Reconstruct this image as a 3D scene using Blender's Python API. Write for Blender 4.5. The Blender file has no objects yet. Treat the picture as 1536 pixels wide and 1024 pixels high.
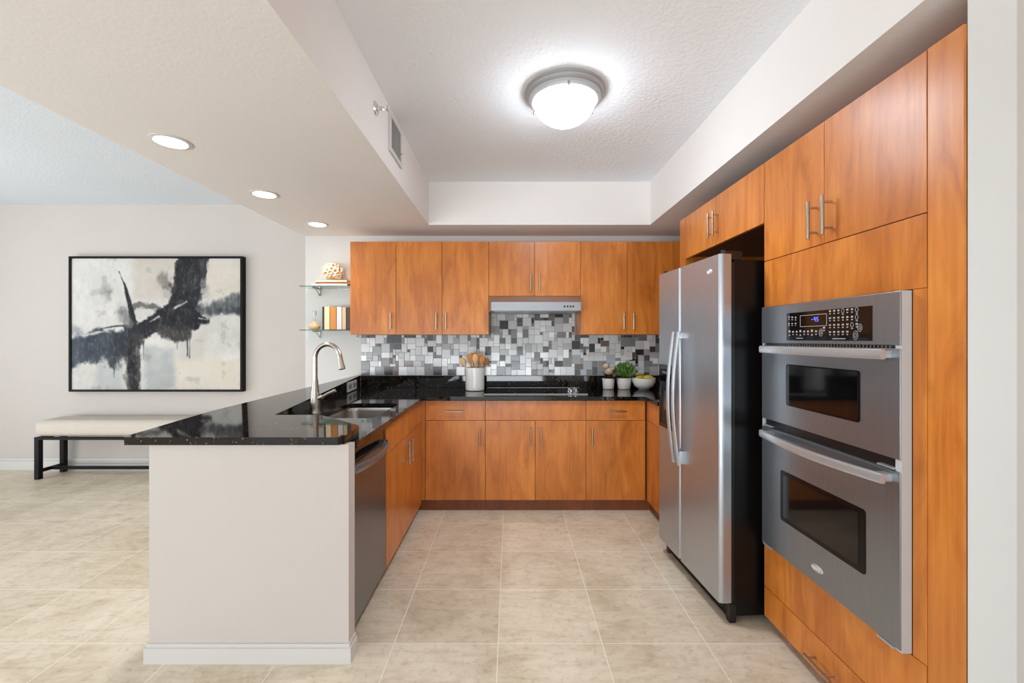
import bpy, bmesh, math, random
import numpy as np
from mathutils import Vector, Matrix
PI = math.pi
random.seed(7)
SC = bpy.context.scene
COL = SC.collection

# ------------------------------------------------------------------ camera
H = 1.365          # eye height
F = 650.0          # focal length in pixels of a 1536 px wide frame
cam_d = bpy.data.cameras.new('camera')
cam_d.sensor_width = 36.0
cam_d.lens = 36.0 * F / 1536.0
cam_d.shift_x = 2 / 1536.0
cam_d.shift_y = -4 / 1536.0
cam_d.clip_start = 0.05
cam = bpy.data.objects.new('camera', cam_d)
COL.objects.link(cam)
cam.location = (0, 0, H)
cam.rotation_euler = (PI / 2, 0, 0)
SC.camera = cam

# ------------------------------------------------------------------ view, world, large lights
SC.view_settings.view_transform = 'Standard'
SC.view_settings.look = 'None'
SC.view_settings.gamma = 1.0
SC.view_settings.exposure = 0.10
SC.view_settings.use_curve_mapping = False
SC.cycles.use_denoising = True
SC.cycles.max_bounces = 10
SC.cycles.diffuse_bounces = 6
SC.cycles.sample_clamp_indirect = 6.0
W = bpy.data.worlds.new('daylight')
SC.world = W
W.use_nodes = True
W.node_tree.nodes['Background'].inputs['Color'].default_value = (0.86, 0.93, 1.0, 1)
W.node_tree.nodes['Background'].inputs['Strength'].default_value = 0.4


def area(name, loc, rot, sx, sy, power, color=(1, 1, 1)):
    d = bpy.data.lights.new(name, 'AREA')
    d.shape = 'RECTANGLE'
    d.size = sx
    d.size_y = sy
    d.energy = power
    d.color = color
    o = bpy.data.objects.new(name, d)
    COL.objects.link(o)
    o.location = loc
    o.rotation_euler = rot
    return o


L_REAR, L_LEFT, L_UPREAR, L_UPLEFT, L_LAMP = 15, 52, 440, 178, 28.0
# daylight coming in through the glazed openings of the living room behind the camera and to the left
area('daylight_rear', (-2.3, -4.7, 1.35), (PI / 2, 0, 0), 6.6, 2.5, L_REAR, (0.88, 0.95, 1.0))
area('daylight_left', (-6.6, 0.6, 1.35), (PI / 2, 0, -PI / 2), 4.8, 2.4, L_LEFT, (0.88, 0.95, 1.0))
# added fill lights, out of view, aimed upward to brighten ceilings and soffit
area('fill_up_rear', (-2.3, -5.6, 0.05), (PI - math.radians(58), 0, 0), 6.6, 1.6, L_UPREAR, (0.88, 0.95, 1.0))
area('fill_up_left', (-7.4, 0.6, 0.05), (PI - math.radians(58), 0, -PI / 2), 4.8, 1.6, L_UPLEFT, (0.88, 0.95, 1.0))


# ------------------------------------------------------------------ helpers
def lin(c):
    return tuple(((v / 255.0) / 12.92 if v / 255.0 <= 0.04045 else ((v / 255.0 + 0.055) / 1.055) ** 2.4) for v in c)


def rgba(c):
    return (*lin(c), 1.0)


def newmat(name):
    m = bpy.data.materials.new(name)
    m.use_nodes = True
    nt = m.node_tree
    return m, nt, nt.nodes['Principled BSDF']


def simple(name, col, rough=0.5, metal=0.0, **kw):
    m, nt, b = newmat(name)
    b.inputs['Base Color'].default_value = rgba(col)
    b.inputs['Roughness'].default_value = rough
    b.inputs['Metallic'].default_value = metal
    for k, v in kw.items():
        b.inputs[k].default_value = v
    return m


def N(nt, t, **kw):
    n = nt.nodes.new(t)
    for k, v in kw.items():
        setattr(n, k, v)
    return n


def coords(nt, scale=(1, 1, 1), loc=(0, 0, 0), rnd=False):
    tc = N(nt, 'ShaderNodeTexCoord')
    mp = N(nt, 'ShaderNodeMapping')
    mp.inputs['Scale'].default_value = scale
    mp.inputs['Location'].default_value = loc
    if rnd:
        oi = N(nt, 'ShaderNodeObjectInfo')
        mu = N(nt, 'ShaderNodeVectorMath', operation='SCALE')
        cb = N(nt, 'ShaderNodeCombineXYZ')
        for i in range(3):
            nt.links.new(oi.outputs['Random'], cb.inputs[i])
        nt.links.new(cb.outputs[0], mu.inputs[0])
        mu.inputs['Scale'].default_value = 37.0
        ad = N(nt, 'ShaderNodeVectorMath', operation='ADD')
        nt.links.new(tc.outputs['Object'], ad.inputs[0])
        nt.links.new(mu.outputs[0], ad.inputs[1])
        nt.links.new(ad.outputs[0], mp.inputs['Vector'])
    else:
        nt.links.new(tc.outputs['Object'], mp.inputs['Vector'])
    return mp.outputs[0]


def noise(nt, vec, scale, detail=4, rough=0.6, dist=0.0):
    n = N(nt, 'ShaderNodeTexNoise')
    n.inputs['Scale'].default_value = scale
    n.inputs['Detail'].default_value = detail
    n.inputs['Roughness'].default_value = rough
    n.inputs['Distortion'].default_value = dist
    nt.links.new(vec, n.inputs['Vector'])
    return n.outputs['Fac']


def ramp(nt, fac, stops):
    r = N(nt, 'ShaderNodeValToRGB')
    els = r.color_ramp.elements
    while len(els) < len(stops):
        els.new(0.5)
    for e, (p, c) in zip(els, stops):
        e.position = p
        e.color = rgba(c)
    nt.links.new(fac, r.inputs['Fac'])
    return r.outputs['Color']


def mix(nt, a, b, fac, mode='MIX'):
    m = N(nt, 'ShaderNodeMix', data_type='RGBA', blend_type=mode)
    for sock, v in ((m.inputs[6], a), (m.inputs[7], b)):
        if isinstance(v, tuple):
            sock.default_value = v
        else:
            nt.links.new(v, sock)
    if isinstance(fac, (int, float)):
        m.inputs[0].default_value = fac
    else:
        nt.links.new(fac, m.inputs[0])
    return m.outputs[2]


def bump(nt, b, height, strength, dist):
    bp = N(nt, 'ShaderNodeBump')
    bp.inputs['Strength'].default_value = strength
    bp.inputs['Distance'].default_value = dist
    nt.links.new(height, bp.inputs['Height'])
    nt.links.new(bp.outputs[0], b.inputs['Normal'])


def paint(name, col, bscale=60, bstr=0.08, rough=0.75):
    m, nt, b = newmat(name)
    v = coords(nt)
    c = mix(nt, rgba(col), rgba(tuple(x - 7 for x in col)), noise(nt, v, 1.4, 3))
    nt.links.new(c, b.inputs['Base Color'])
    b.inputs['Roughness'].default_value = rough
    b.inputs['Specular IOR Level'].default_value = 0.25
    bump(nt, b, noise(nt, v, bscale, 5), bstr, 0.01)
    return m


def wood(name, c_dark, c_mid, c_light, rough=0.36):
    m, nt, b = newmat(name)
    v1 = coords(nt, (6.0, 6.0, 1.3), rnd=True)
    v2 = coords(nt, (60, 60, 2.2), rnd=True)
    v3 = coords(nt, (1.6, 1.6, 1.1), rnd=True)
    base = ramp(nt, noise(nt, v1, 1.6, 6, 0.62, 1.2), [(0.30, c_dark), (0.5, c_mid), (0.72, c_light)])
    fine = ramp(nt, noise(nt, v2, 1.0, 3, 0.5), [(0.32, (196, 188, 180)), (0.6, (255, 255, 255))])
    c = mix(nt, base, fine, 0.30, 'MULTIPLY')
    blot = ramp(nt, noise(nt, v3, 1.5, 3, 0.5), [(0.35, (218, 210, 202)), (0.62, (255, 255, 255))])
    c = mix(nt, c, blot, 0.55, 'MULTIPLY')
    nt.links.new(c, b.inputs['Base Color'])
    b.inputs['Roughness'].default_value = rough
    b.inputs['Specular IOR Level'].default_value = 0.35
    b.inputs['Coat Weight'].default_value = 0.30
    b.inputs['Coat Roughness'].default_value = 0.30
    return m


def granite():
    m, nt, b = newmat('black_granite')
    v = coords(nt)
    vo = N(nt, 'ShaderNodeTexVoronoi')
    vo.inputs['Scale'].default_value = 80
    nt.links.new(v, vo.inputs['Vector'])
    flecks = ramp(nt, vo.outputs['Distance'], [(0.12, (150, 122, 86)), (0.34, (0, 0, 0))])
    gate = ramp(nt, noise(nt, v, 34, 3), [(0.50, (0, 0, 0)), (0.62, (255, 255, 255))])
    c = mix(nt, rgba((8, 7, 7)), rgba((26, 21, 18)), noise(nt, v, 22, 4))
    c = mix(nt, c, mix(nt, flecks, gate, 1.0, 'MULTIPLY'), 1.0, 'ADD')
    nt.links.new(c, b.inputs['Base Color'])
    b.inputs['Roughness'].default_value = 0.045
    b.inputs['Specular IOR Level'].default_value = 0.42
    return m


def steel(name, col, rough=0.27, axis=2, amp=0.08, metal=1.0):
    m, nt, b = newmat(name)
    sc = [90, 90, 90]
    sc[axis] = 1.2
    n = noise(nt, coords(nt, tuple(sc)), 3.0, 3)
    c = mix(nt, rgba(tuple(int(x * (1 - amp)) for x in col)), rgba(tuple(min(255, int(x * (1 + amp))) for x in col)), n)
    nt.links.new(c, b.inputs['Base Color'])
    b.inputs['Metallic'].default_value = metal
    b.inputs['Roughness'].default_value = rough
    return m


def floor_mat():
    m, nt, b = newmat('travertine_floor_tile')
    v = coords(nt, (1, 1, 1), (0.522, -0.262 + 0.0, 0))
    br = N(nt, 'ShaderNodeTexBrick')
    br.offset = 0.0
    br.inputs['Scale'].default_value = 1.0
    br.inputs['Brick Width'].default_value = 0.466
    br.inputs['Row Height'].default_value = 0.42
    br.inputs['Mortar Size'].default_value = 0.0024
    br.inputs['Mortar Smooth'].default_value = 0.3
    br.inputs['Bias'].default_value = 0.0
    br.inputs['Color1'].default_value = rgba((255, 255, 255))
    br.inputs['Color2'].default_value = rgba((240, 237, 232))
    br.inputs['Mortar'].default_value = rgba((255, 255, 255))
    nt.links.new(v, br.inputs['Vector'])
    w = coords(nt)
    n1 = noise(nt, w, 3.2, 8, 0.66, 0.7)
    c = ramp(nt, n1, [(0.30, (212, 197, 173)), (0.48, (230, 217, 196)), (0.68, (239, 228, 211))])
    wv = coords(nt, (1.2, 4.5, 1))
    vein = ramp(nt, noise(nt, wv, 3.0, 9, 0.72, 1.6), [(0.38, (214, 204, 188)), (0.54, (255, 255, 255))])
    c = mix(nt, c, vein, 0.38, 'MULTIPLY')
    spot = ramp(nt, noise(nt, w, 26, 5, 0.7), [(0.34, (218, 210, 198)), (0.48, (255, 255, 255))])
    c = mix(nt, c, spot, 0.5, 'MULTIPLY')
    c = mix(nt, c, br.outputs['Color'], 1.0, 'MULTIPLY')
    c = mix(nt, c, rgba((244, 236, 220)), br.outputs['Fac'])
    nt.links.new(c, b.inputs['Base Color'])
    b.inputs['Roughness'].default_value = 0.42
    b.inputs['Specular IOR Level'].default_value = 0.35
    bump(nt, b, br.outputs['Fac'], -0.25, 0.004)
    return m


def attr_mat(name, rough=0.5, bstr=0.0, spec=0.5):
    m, nt, b = newmat(name)
    a = N(nt, 'ShaderNodeAttribute')
    a.attribute_name = 'col'
    nt.links.new(a.outputs['Color'], b.inputs['Base Color'])
    b.inputs['Roughness'].default_value = rough
    b.inputs['Specular IOR Level'].default_value = spec
    if bstr:
        bump(nt, b, noise(nt, coords(nt), 60, 6), bstr, 0.01)
    return m


def glass_mat(name, col=(235, 248, 242), rough=0.0, alpha_mix=0.75):
    m, nt, b = newmat(name)
    b.inputs['Base Color'].default_value = rgba(col)
    b.inputs['Roughness'].default_value = rough
    b.inputs['Transmission Weight'].default_value = 1.0
    b.inputs['IOR'].default_value = 1.45
    return m


def emit(name, col, strength):
    m, nt, b = newmat(name)
    b.inputs['Base Color'].default_value = rgba(col)
    b.inputs['Emission Color'].default_value = rgba(col)
    b.inputs['Emission Strength'].default_value = strength
    return m


M = dict(
    wall=paint('wall_paint', (204, 196, 190)),
    soffit=paint('soffit_paint', (234, 229, 226)),
    white=paint('white_paint', (219, 217, 214), 60, 0.03),
    trim=simple('trim_paint', (210, 207, 204), 0.35),
    tray=paint('textured_ceiling', (243, 247, 252), 48, 0.55, 0.85),
    ceil=paint('living_ceiling', (220, 226, 232), 70, 0.35, 0.85),
    floor=floor_mat(),
    wood=wood('honey_cherry_veneer', (182, 102, 38), (207, 123, 48), (220, 140, 62), 0.32),
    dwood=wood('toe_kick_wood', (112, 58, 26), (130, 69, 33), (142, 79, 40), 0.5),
    carc=simple('cabinet_carcass', (92, 48, 22), 0.6),
    granite=granite(),
    steel=steel('brushed_steel', (143, 147, 152), 0.32, metal=0.84),
    fsteel=steel('refrigerator_steel', (184, 189, 196), 0.34, metal=0.88),
    steelh=steel('brushed_steel_horizontal', (186, 188, 191), 0.28, 1, metal=0.6),
    hood=steel('hood_steel', (150, 152, 155), 0.36, 0, metal=0.7),
    dark=steel('dark_steel', (124, 127, 131), 0.28, metal=0.85),
    nickel=simple('brushed_nickel', (188, 180, 168), 0.26, 1.0),
    chrome=simple('chrome', (225, 226, 228), 0.10, 1.0),
    sink=simple('sink_steel', (176, 171, 164), 0.24, 1.0),
    black=simple('black_plastic', (14, 14, 15), 0.35),
    bgloss=simple('black_gloss', (9, 9, 10), 0.06),
    fside=simple('black_textured_side', (9, 9, 10), 0.32, 0.0, **{'Specular IOR Level': 0.3}),
    strim=simple('oven_side_trim', (182, 182, 181), 0.4),
    wborder=simple('oven_window_border', (8, 8, 9), 0.2, 0.0, **{'Specular IOR Level': 0.25}),
    emblem=simple('emblem_silver', (214, 215, 217), 0.35, 0.3),
    bmetal=simple('black_metal', (15, 14, 14), 0.6, 0.0, **{'Specular IOR Level': 0.2}),
    glass=glass_mat('shelf_glass', (205, 232, 222)),
    clear=glass_mat('clear_glass', (246, 246, 244)),
    ceramic=simple('white_ceramic', (226, 223, 217), 0.22),
    matte=simple('matte_white_ceramic', (216, 208, 200), 0.5),
    frost=emit('frosted_glass_lit', (236, 246, 255), L_LAMP),
    can=emit('downlight_lens', (255, 251, 244), 22.0),
    grout=simple('mosaic_grout', (176, 176, 174), 0.7),
    tile=attr_mat('mosaic_tile_glaze', 0.16),
    art=attr_mat('painted_canvas', 0.7, 0.25, 0.2),
    mark=simple('panel_marking', (158, 160, 162), 0.5),
    plate=simple('outlet_plate', (222, 222, 220), 0.4),
    slot=simple('outlet_slot', (40, 40, 42), 0.6),
    cush=None,
)


def fabric():
    m, nt, b = newmat('cream_boucle')
    v = coords(nt)
    c = mix(nt, rgba((204, 192, 178)), rgba((222, 212, 200)), noise(nt, v, 90, 4))
    nt.links.new(c, b.inputs['Base Color'])
    b.inputs['Roughness'].default_value = 0.95
    b.inputs['Specular IOR Level'].default_value = 0.1
    bump(nt, b, noise(nt, v, 140, 4), 0.5, 0.01)
    return m


M['cush'] = fabric()


# ---- bmesh builders
def _new(bm, verts, faces):
    vs = [bm.verts.new(v) for v in verts]
    return [bm.faces.new([vs[i] for i in f]) for f in faces]


def box(bm, x0, x1, y0, y1, z0, z1, bev=0.0, seg=2):
    if x0 > x1: x0, x1 = x1, x0
    if y0 > y1: y0, y1 = y1, y0
    if z0 > z1: z0, z1 = z1, z0
    fs = _new(bm, [(x0, y0, z0), (x1, y0, z0), (x1, y1, z0), (x0, y1, z0), (x0, y0, z1), (x1, y0, z1), (x1, y1, z1), (x0, y1, z1)],
              [(0, 3, 2, 1), (4, 5, 6, 7), (0, 1, 5, 4), (1, 2, 6, 5), (2, 3, 7, 6), (3, 0, 4, 7)])
    if bev > 0:
        es = list({e for f in fs for e in f.edges})
        bmesh.ops.bevel(bm, geom=es, offset=bev, segments=seg, affect='EDGES', profile=0.5)
    return bm


def loft(bm, rings, cap=True, closed=True):
    R = [[bm.verts.new(p) for p in r] for r in rings]
    n = len(R[0])
    for a, b in zip(R[:-1], R[1:]):
        for i in range(n if closed else n - 1):
            j = (i + 1) % n
            try:
                bm.faces.new((a[i], a[j], b[j], b[i]))
            except ValueError:
                pass
    if cap and closed:
        bm.faces.new(list(reversed(R[0])))
        bm.faces.new(R[-1])
    return bm


def frame_of(d):
    d = Vector(d).normalized()
    up = Vector((0, 0, 1)) if abs(d.z) < 0.9 else Vector((1, 0, 0))
    a = d.cross(up).normalized()
    b = d.cross(a).normalized()
    return a, b


def tube(bm, pts, r, n=12, flat=None, ref=None):
    """r a number or one per point; flat=(ra, rb) scales the section's two axes."""
    pts = [Vector(p) for p in pts]
    rs = r if isinstance(r, (list, tuple)) else [r] * len(pts)
    rings = []
    a = None
    for i, p in enumerate(pts):
        d = pts[min(i + 1, len(pts) - 1)] - pts[max(i - 1, 0)]
        d.normalize()
        if a is None:
            a, b = frame_of(d)
            if ref is not None:
                a = Vector(ref).normalized()
                a = (a - d * a.dot(d)).normalized()
                b = d.cross(a)
        else:
            a = (a - d * a.dot(d)).normalized()
            b = d.cross(a)
        fa, fb = flat if flat else (1, 1)
        rings.append([tuple(p + (a * math.cos(2 * PI * k / n) * fa + b * math.sin(2 * PI * k / n) * fb) * rs[i]) for k in range(n)])
    return loft(bm, rings)


def lathe(bm, prof, c=(0, 0, 0), n=40, axis='z', capb=True, capt=True):
    rings = []
    for r, h in prof:
        r = max(r, 1e-4)
        ring = []
        for k in range(n):
            x, y = r * math.cos(2 * PI * k / n), r * math.sin(2 * PI * k / n)
            p = {'z': (x, y, h), 'x': (h, x, y), 'y': (y, h, x)}[axis]
            ring.append((p[0] + c[0], p[1] + c[1], p[2] + c[2]))
        rings.append(ring)
    R = [[bm.verts.new(p) for p in r] for r in rings]
    for a, b in zip(R[:-1], R[1:]):
        for i in range(n):
            j = (i + 1) % n
            bm.faces.new((a[i], a[j], b[j], b[i]))
    if capb: bm.faces.new(list(reversed(R[0])))
    if capt: bm.faces.new(R[-1])
    return bm


def prism(bm, outer, z0, z1, holes=()):
    """plan polygon (with holes) between z0 and z1; z0/z1 numbers or functions of (x, y)."""
    f0 = z0 if callable(z0) else (lambda x, y: z0)
    f1 = z1 if callable(z1) else (lambda x, y: z1)
    tmp = bmesh.new()
    loops = [outer] + list(holes)
    eds = []
    for lp in loops:
        vs = [tmp.verts.new((p[0], p[1], 0)) for p in lp]
        for i in range(len(vs)):
            eds.append(tmp.edges.new((vs[i], vs[(i + 1) % len(vs)])))
    bmesh.ops.triangle_fill(tmp, use_beauty=True, use_dissolve=False, edges=eds, normal=(0, 0, 1))
    tmp.verts.index_update()
    lo = [bm.verts.new((v.co.x, v.co.y, f0(v.co.x, v.co.y))) for v in tmp.verts]
    hi = [bm.verts.new((v.co.x, v.co.y, f1(v.co.x, v.co.y))) for v in tmp.verts]
    for f in tmp.faces:
        idx = [v.index for v in f.verts]
        if f.normal.z < 0: idx.reverse()
        bm.faces.new([hi[i] for i in idx])
        bm.faces.new([lo[i] for i in reversed(idx)])
    k = 0
    for lp in loops:
        n = len(lp)
        for i in range(n):
            a, b = k + i, k + (i + 1) % n
            bm.faces.new((lo[a], lo[b], hi[b], hi[a]))
        k += n
    tmp.free()
    bmesh.ops.recalc_face_normals(bm, faces=bm.faces[:])
    return bm


def ball(bm, c, r, sub=3, scale=(1, 1, 1), rot=None):
    ret = bmesh.ops.create_icosphere(bm, subdivisions=sub, radius=r)
    mt = Matrix.Translation(c) @ (rot.to_4x4() if rot is not None else Matrix.Identity(4)) @ Matrix.Diagonal((*scale, 1))
    bmesh.ops.transform(bm, matrix=mt, verts=ret['verts'])
    return bm


def rrect(x0, x1, y0, y1, r, n=6):
    out = []
    for cx, cy, a0 in ((x1 - r, y1 - r, 0), (x0 + r, y1 - r, 90), (x0 + r, y0 + r, 180), (x1 - r, y0 + r, 270)):
        for k in range(n + 1):
            a = math.radians(a0 + 90 * k / n)
            out.append((cx + r * math.cos(a), cy + r * math.sin(a)))
    return out


ROOT = {}      # object name -> world offset its mesh data is stored relative to


def obj(name, bm, mat, parent=None, smooth=32, loc=None):
    """Link bm as ONE mesh object. Geometry is written in world space (or in the parent's own space
    when the parent was created with local=True) and stored relative to the parent's base."""
    me = bpy.data.meshes.new(name)
    off = Vector(loc) if loc is not None else (ROOT[parent.name] if parent is not None else Vector((0, 0, 0)))
    if off.length:
        bmesh.ops.translate(bm, vec=-off, verts=bm.verts[:])
    if smooth:
        for f in bm.faces: f.smooth = True
    bm.to_mesh(me)
    bm.free()
    if smooth:
        me.set_sharp_from_angle(angle=math.radians(smooth))
    me.materials.append(mat)
    o = bpy.data.objects.new(name, me)
    COL.objects.link(o)
    if smooth and len(me.vertices) < 500:
        wn = o.modifiers.new('weighted_normal', 'WEIGHTED_NORMAL')
        wn.mode = 'FACE_AREA'
        wn.weight = 80
        wn.keep_sharp = True
    if parent is not None:
        o.parent = parent
        ROOT[o.name] = ROOT[parent.name].copy()
    else:
        o.location = off
        ROOT[o.name] = off
    return o


def tag(o, label, cat, group=None, kind=None):
    if label: o['label'] = label
    if cat: o['category'] = cat
    if group: o['group'] = group
    if kind: o['kind'] = kind
    return o


def thing(name, label, cat, loc=(0, 0, 0), rotz=0.0, group=None, local=False):
    o = bpy.data.objects.new(name, None)
    o.empty_display_size = 0.05
    COL.objects.link(o)
    o.location = loc
    o.rotation_euler = (0, 0, rotz)
    ROOT[o.name] = Vector((0, 0, 0)) if local else Vector(loc)
    return tag(o, label, cat, group)


def B():
    return bmesh.new()


def bx(*a, **k):
    return box(B(), *a, **k)


def struct(name, bm, mat, label=None, cat=None, smooth=32):
    o = obj(name, bm, mat, None, smooth)
    o['kind'] = 'structure'
    if label: o['label'] = label
    if cat: o['category'] = cat
    return o


# ------------------------------------------------------------------ setting
YB = 4.03       # kitchen back wall
YP = 4.52       # living room far wall
ZS = 2.32       # soffit underside
ZT = 2.68       # kitchen tray ceiling
ZL = 2.765      # living room ceiling
XC = -1.91      # outside corner between kitchen back wall and living room
struct('floor', bx(-6.4, 2.1, -4.6, 4.8, -0.1, 0), M['floor'], 'beige stone floor tiles laid in a grid', 'floor')
struct('wall_back', bx(XC, 2.1, YB, YP + 0.15, 0, 2.9), M['white'], 'white kitchen back wall behind the tiles and glass shelves', 'wall')
struct('wall_far', bx(-6.4, XC, YP, YP + 0.15, 0, 2.9), M['wall'], 'greige living room wall behind the painting', 'wall')
struct('wall_right', bx(1.87, 2.1, 1.2, YB, 0, 2.9), M['white'], 'kitchen side wall behind the refrigerator', 'wall')
struct('wall_stub', prism(B(), [(1.215, 1.152), (2.1, 1.152), (2.1, 1.22), (1.292, 1.22)], 0, 2.9), M['white'], 'white wall end beside the oven cabinet', 'wall')
struct('wall_entry', bx(1.346, 2.1, -4.6, 1.152, 0, 2.9), M['wall'], 'wall at the right edge running toward the viewer', 'wall')
struct('wall_left', box(box(box(B(), -6.55, -6.4, -4.6, -1.9, 0, 2.9), -6.55, -6.4, 3.1, 4.67, 0, 2.9), -6.55, -6.4, -1.9, 3.1, 2.55, 2.9), M['wall'],
       'living room side wall with a wide glazed opening', 'wall')
struct('wall_rear', box(box(B(), -6.4, -5.7, -4.75, -4.6, 0, 2.9), 1.0, 2.1, -4.75, -4.6, 0, 2.9), M['wall'], 'wall behind the viewer', 'wall')
TX0, TX1, TY0, TY1 = -0.687, 1.168, 0.25, 3.63
struct('ceiling_soffit', prism(B(), [(-1.922, -0.6), (1.87, -0.6), (1.87, YB), (-1.922, YB)], ZS, 2.9,
       [[(TX0, TY0), (TX0, TY1), (TX1, TY1), (TX1, TY0)]]), M['soffit'], 'dropped greige soffit framing the raised kitchen ceiling', 'ceiling', smooth=0)
struct('ceiling', bx(TX0 - 0.02, TX1 + 0.02, TY0 - 0.02, TY1 + 0.02, ZT, ZT + 0.1), M['tray'], 'raised textured white kitchen ceiling', 'ceiling')
struct('ceiling_living', box(box(B(), -6.55, -1.92, -4.75, 4.67, ZL, ZL + 0.15), -1.92, 2.1, -4.75, -0.6, ZL, ZL + 0.15), M['ceil'],
       'pale living room ceiling beyond the soffit', 'ceiling')

# living-room baseboard with a small cap profile
bb = box(B(), -6.4, XC, YP - 0.016, YP, 0, 0.098, 0.002)
box(bb, -6.4, XC, YP - 0.011, YP, 0.098, 0.124, 0.004)
struct('baseboard_far', bb, M['trim'], 'white baseboard along the living room wall', 'baseboard')

# peninsula: knee wall, its baseboard
S0, SK = 0.954, 0.0335


def ztop(x, y):
    return S0 + SK * (y - 1.81)


def slab_under(x, y):
    if y < 1.85: return 0.921
    if y < 2.3: return 0.9155
    return 0.9155 + (0.9945 - 0.9155) * (y - 2.258) / (4.03 - 2.258)


IN0, IN1 = (-1.23, 2.258), (-1.392, 4.025)      # inner edge of the raised bar top


def inx(y):
    return IN0[0] + (IN1[0] - IN0[0]) * (y - IN0[1]) / (IN1[1] - IN0[1])


knee = [(-1.527, 1.83), (-0.684, 1.83), (-0.684, 1.90), (inx(1.90) - 0.035, 1.90), (inx(4.02) - 0.018, 4.025), (-1.435, 4.025)]
struct('wall_peninsula', prism(B(), knee, 0, lambda x, y: min(slab_under(x, y), 0.985) - 0.002), M['wall'],
       'painted knee wall closing the end of the peninsula', 'wall', smooth=0)
def bb_ring(off, z0, z1, bm):
    return prism(bm, [(-1.527 - off, 1.83 - off), (-0.684 + off, 1.83 - off), (-0.684 + off, 1.899), (-0.684, 1.899), (-0.684, 1.83), (-1.527, 1.83), (-1.49, 2.9), (-1.49 - off, 2.9)], z0, z1)
pb = B()
bb_ring(0.013, 0, 0.066, pb)
bb_ring(0.007, 0.066, 0.082, pb)
struct('baseboard_peninsula', pb, M['trim'], 'white baseboard around the foot of the peninsula wall', 'baseboard', smooth=0)

# ------------------------------------------------------------------ counters
lower = [(-0.675, 1.905), (-0.675, 3.382), (1.05, 3.382), (1.05, 3.10), (1.862, 3.10), (1.862, 4.028), (inx(4.02) + 0.0, 4.028), (IN0[0], IN0[1]), (inx(1.905), 1.905)]
SX0, SX1, SY0, SY1 = -1.135, -0.775, 2.45, 3.03
hole = rrect(SX0, SX1, SY0, SY1, 0.07)
ct = tag(obj('granite_countertop', prism(B(), lower, 0.884, 0.914, [hole]), M['granite'], None, 30),
         'black speckled granite countertop running around the kitchen under the mosaic tiles', 'countertop')
up = bx(-1.385, 1.862, 4.008, 4.028, 0.9145, 1.024, bev=0.002)
obj('upstand', up, M['granite'], ct)

q = []
for k in range(7):      # rounded kitchen-side corner of the bar top
    a = math.radians(-90 + 90 * k / 6)
    q.append((-0.703 - 0.03 + 0.03 * math.cos(a), 1.81 + 0.03 + 0.03 * math.sin(a)))
bar = [(-1.615, 1.81), *q, (-0.700, 2.0), (-0.715, 2.03), (-0.98, 2.25), (-1.0, 2.258), IN0, IN1, (-1.425, 4.025), (-1.632, 2.344), (-1.624, 1.82)]
bt = tag(obj('bar_top', prism(B(), bar, slab_under, ztop), M['granite'], None, 30),
         'raised black granite bar slab with a pointed near corner on the peninsula wall', 'countertop')
# vertical granite face between the lower counter and the bar
face = [(inx(2.262), 2.262), (inx(4.0), 4.005), (inx(4.0) - 0.015, 4.005), (inx(2.262) - 0.015, 2.262)]
obj('splash_face', prism(B(), face, 0.9142, lambda x, y: slab_under(x, y) - 0.0003), M['granite'], bt, 0)


# ------------------------------------------------------------------ cabinets
def bar_handle(p0, p1, out, parent, r=0.006, stand=0.03, inset=0.022):
    p0, p1, out = Vector(p0), Vector(p1), Vector(out)
    bm = B()
    d = (p1 - p0).normalized()
    o = out * stand
    tube(bm, [p0 + o, p1 + o], r, 12)
    for p in (p0 + d * inset, p1 - d * inset):
        tube(bm, [p, p + o], r * 0.72, 10)
    return obj('handle', bm, M['nickel'], parent)


G = 0.0016      # half gap between doors


def front_y(name, x0, x1, z0, z1, yf, parent, t=0.02):
    return obj(name, bx(x0 + G, x1 - G, yf, yf + t, z0 + G, z1 - G, bev=0.0012), M['wood'], parent)


def front_x(name, y0, y1, z0, z1, xf, parent, t=0.02, sgn=1):
    return obj(name, bx(xf, xf + sgn * t, y0 + G, y1 - G, z0 + G, z1 - G, bev=0.0012), M['wood'], parent)


# upper cabinets on the back wall
YU = 3.73
UX = [(p - 766) / 174.3 for p in (525, 594, 663, 733, 802, 871, 941, 1010)]
ZU0, ZU1, ZUH = 1.402, 2.203, 1.732


def upper(label, doors, z0, handles):
    x0, x1 = doors[0][0], doors[-1][1]
    t = thing('wall_cabinet', label, 'cabinet', ((x0 + x1) / 2, YB - 0.001, z0), 0, 'upper cabinets on the back wall')
    cb = bx(x0 + 0.0008, x1 - 0.0008, YU + 0.021, YB - 0.001, z0, ZU1)
    obj('carcass', cb, M['wood'], t)
    for (a, b), hx in zip(doors, handles):
        d = front_y('door', a, b, z0, ZU1, YU, t)
        if hx is not None:
            ha, hb = (z0 + 0.045, z0 + 0.185)
            bar_handle((hx, YU, ha), (hx, YU, hb), (0, -1, 0), d, 0.0064)
    return t


HX = lambda p: (p - 766) / 174.3
upper('single-door cherry wall cabinet beside the glass shelves', [(UX[0], UX[1])], ZU0, [HX(587)])
upper('tall two-door cherry wall cabinet left of the range hood', [(UX[1], UX[2]), (UX[2], UX[3])], ZU0, [HX(655), HX(669.5)])
upper('short two-door cherry wall cabinet above the range hood', [(UX[3], UX[4]), (UX[4], UX[5])], ZUH, [HX(796), HX(809.5)])
upper('tall two-door cherry wall cabinet between range hood and refrigerator', [(UX[5], UX[6]), (UX[6], UX[7])], ZU0, [HX(935), HX(949.5)])
fl = tag(obj('filler_strip', bx(UX[7] + 0.002, 1.865, YU + 0.004, YB - 0.001, ZU0, ZU1), M['wood'], None, loc=(1.6, YB, ZU0)),
         'cherry corner filler panel where the wall cabinets meet the refrigerator', 'cabinet panel')

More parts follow.
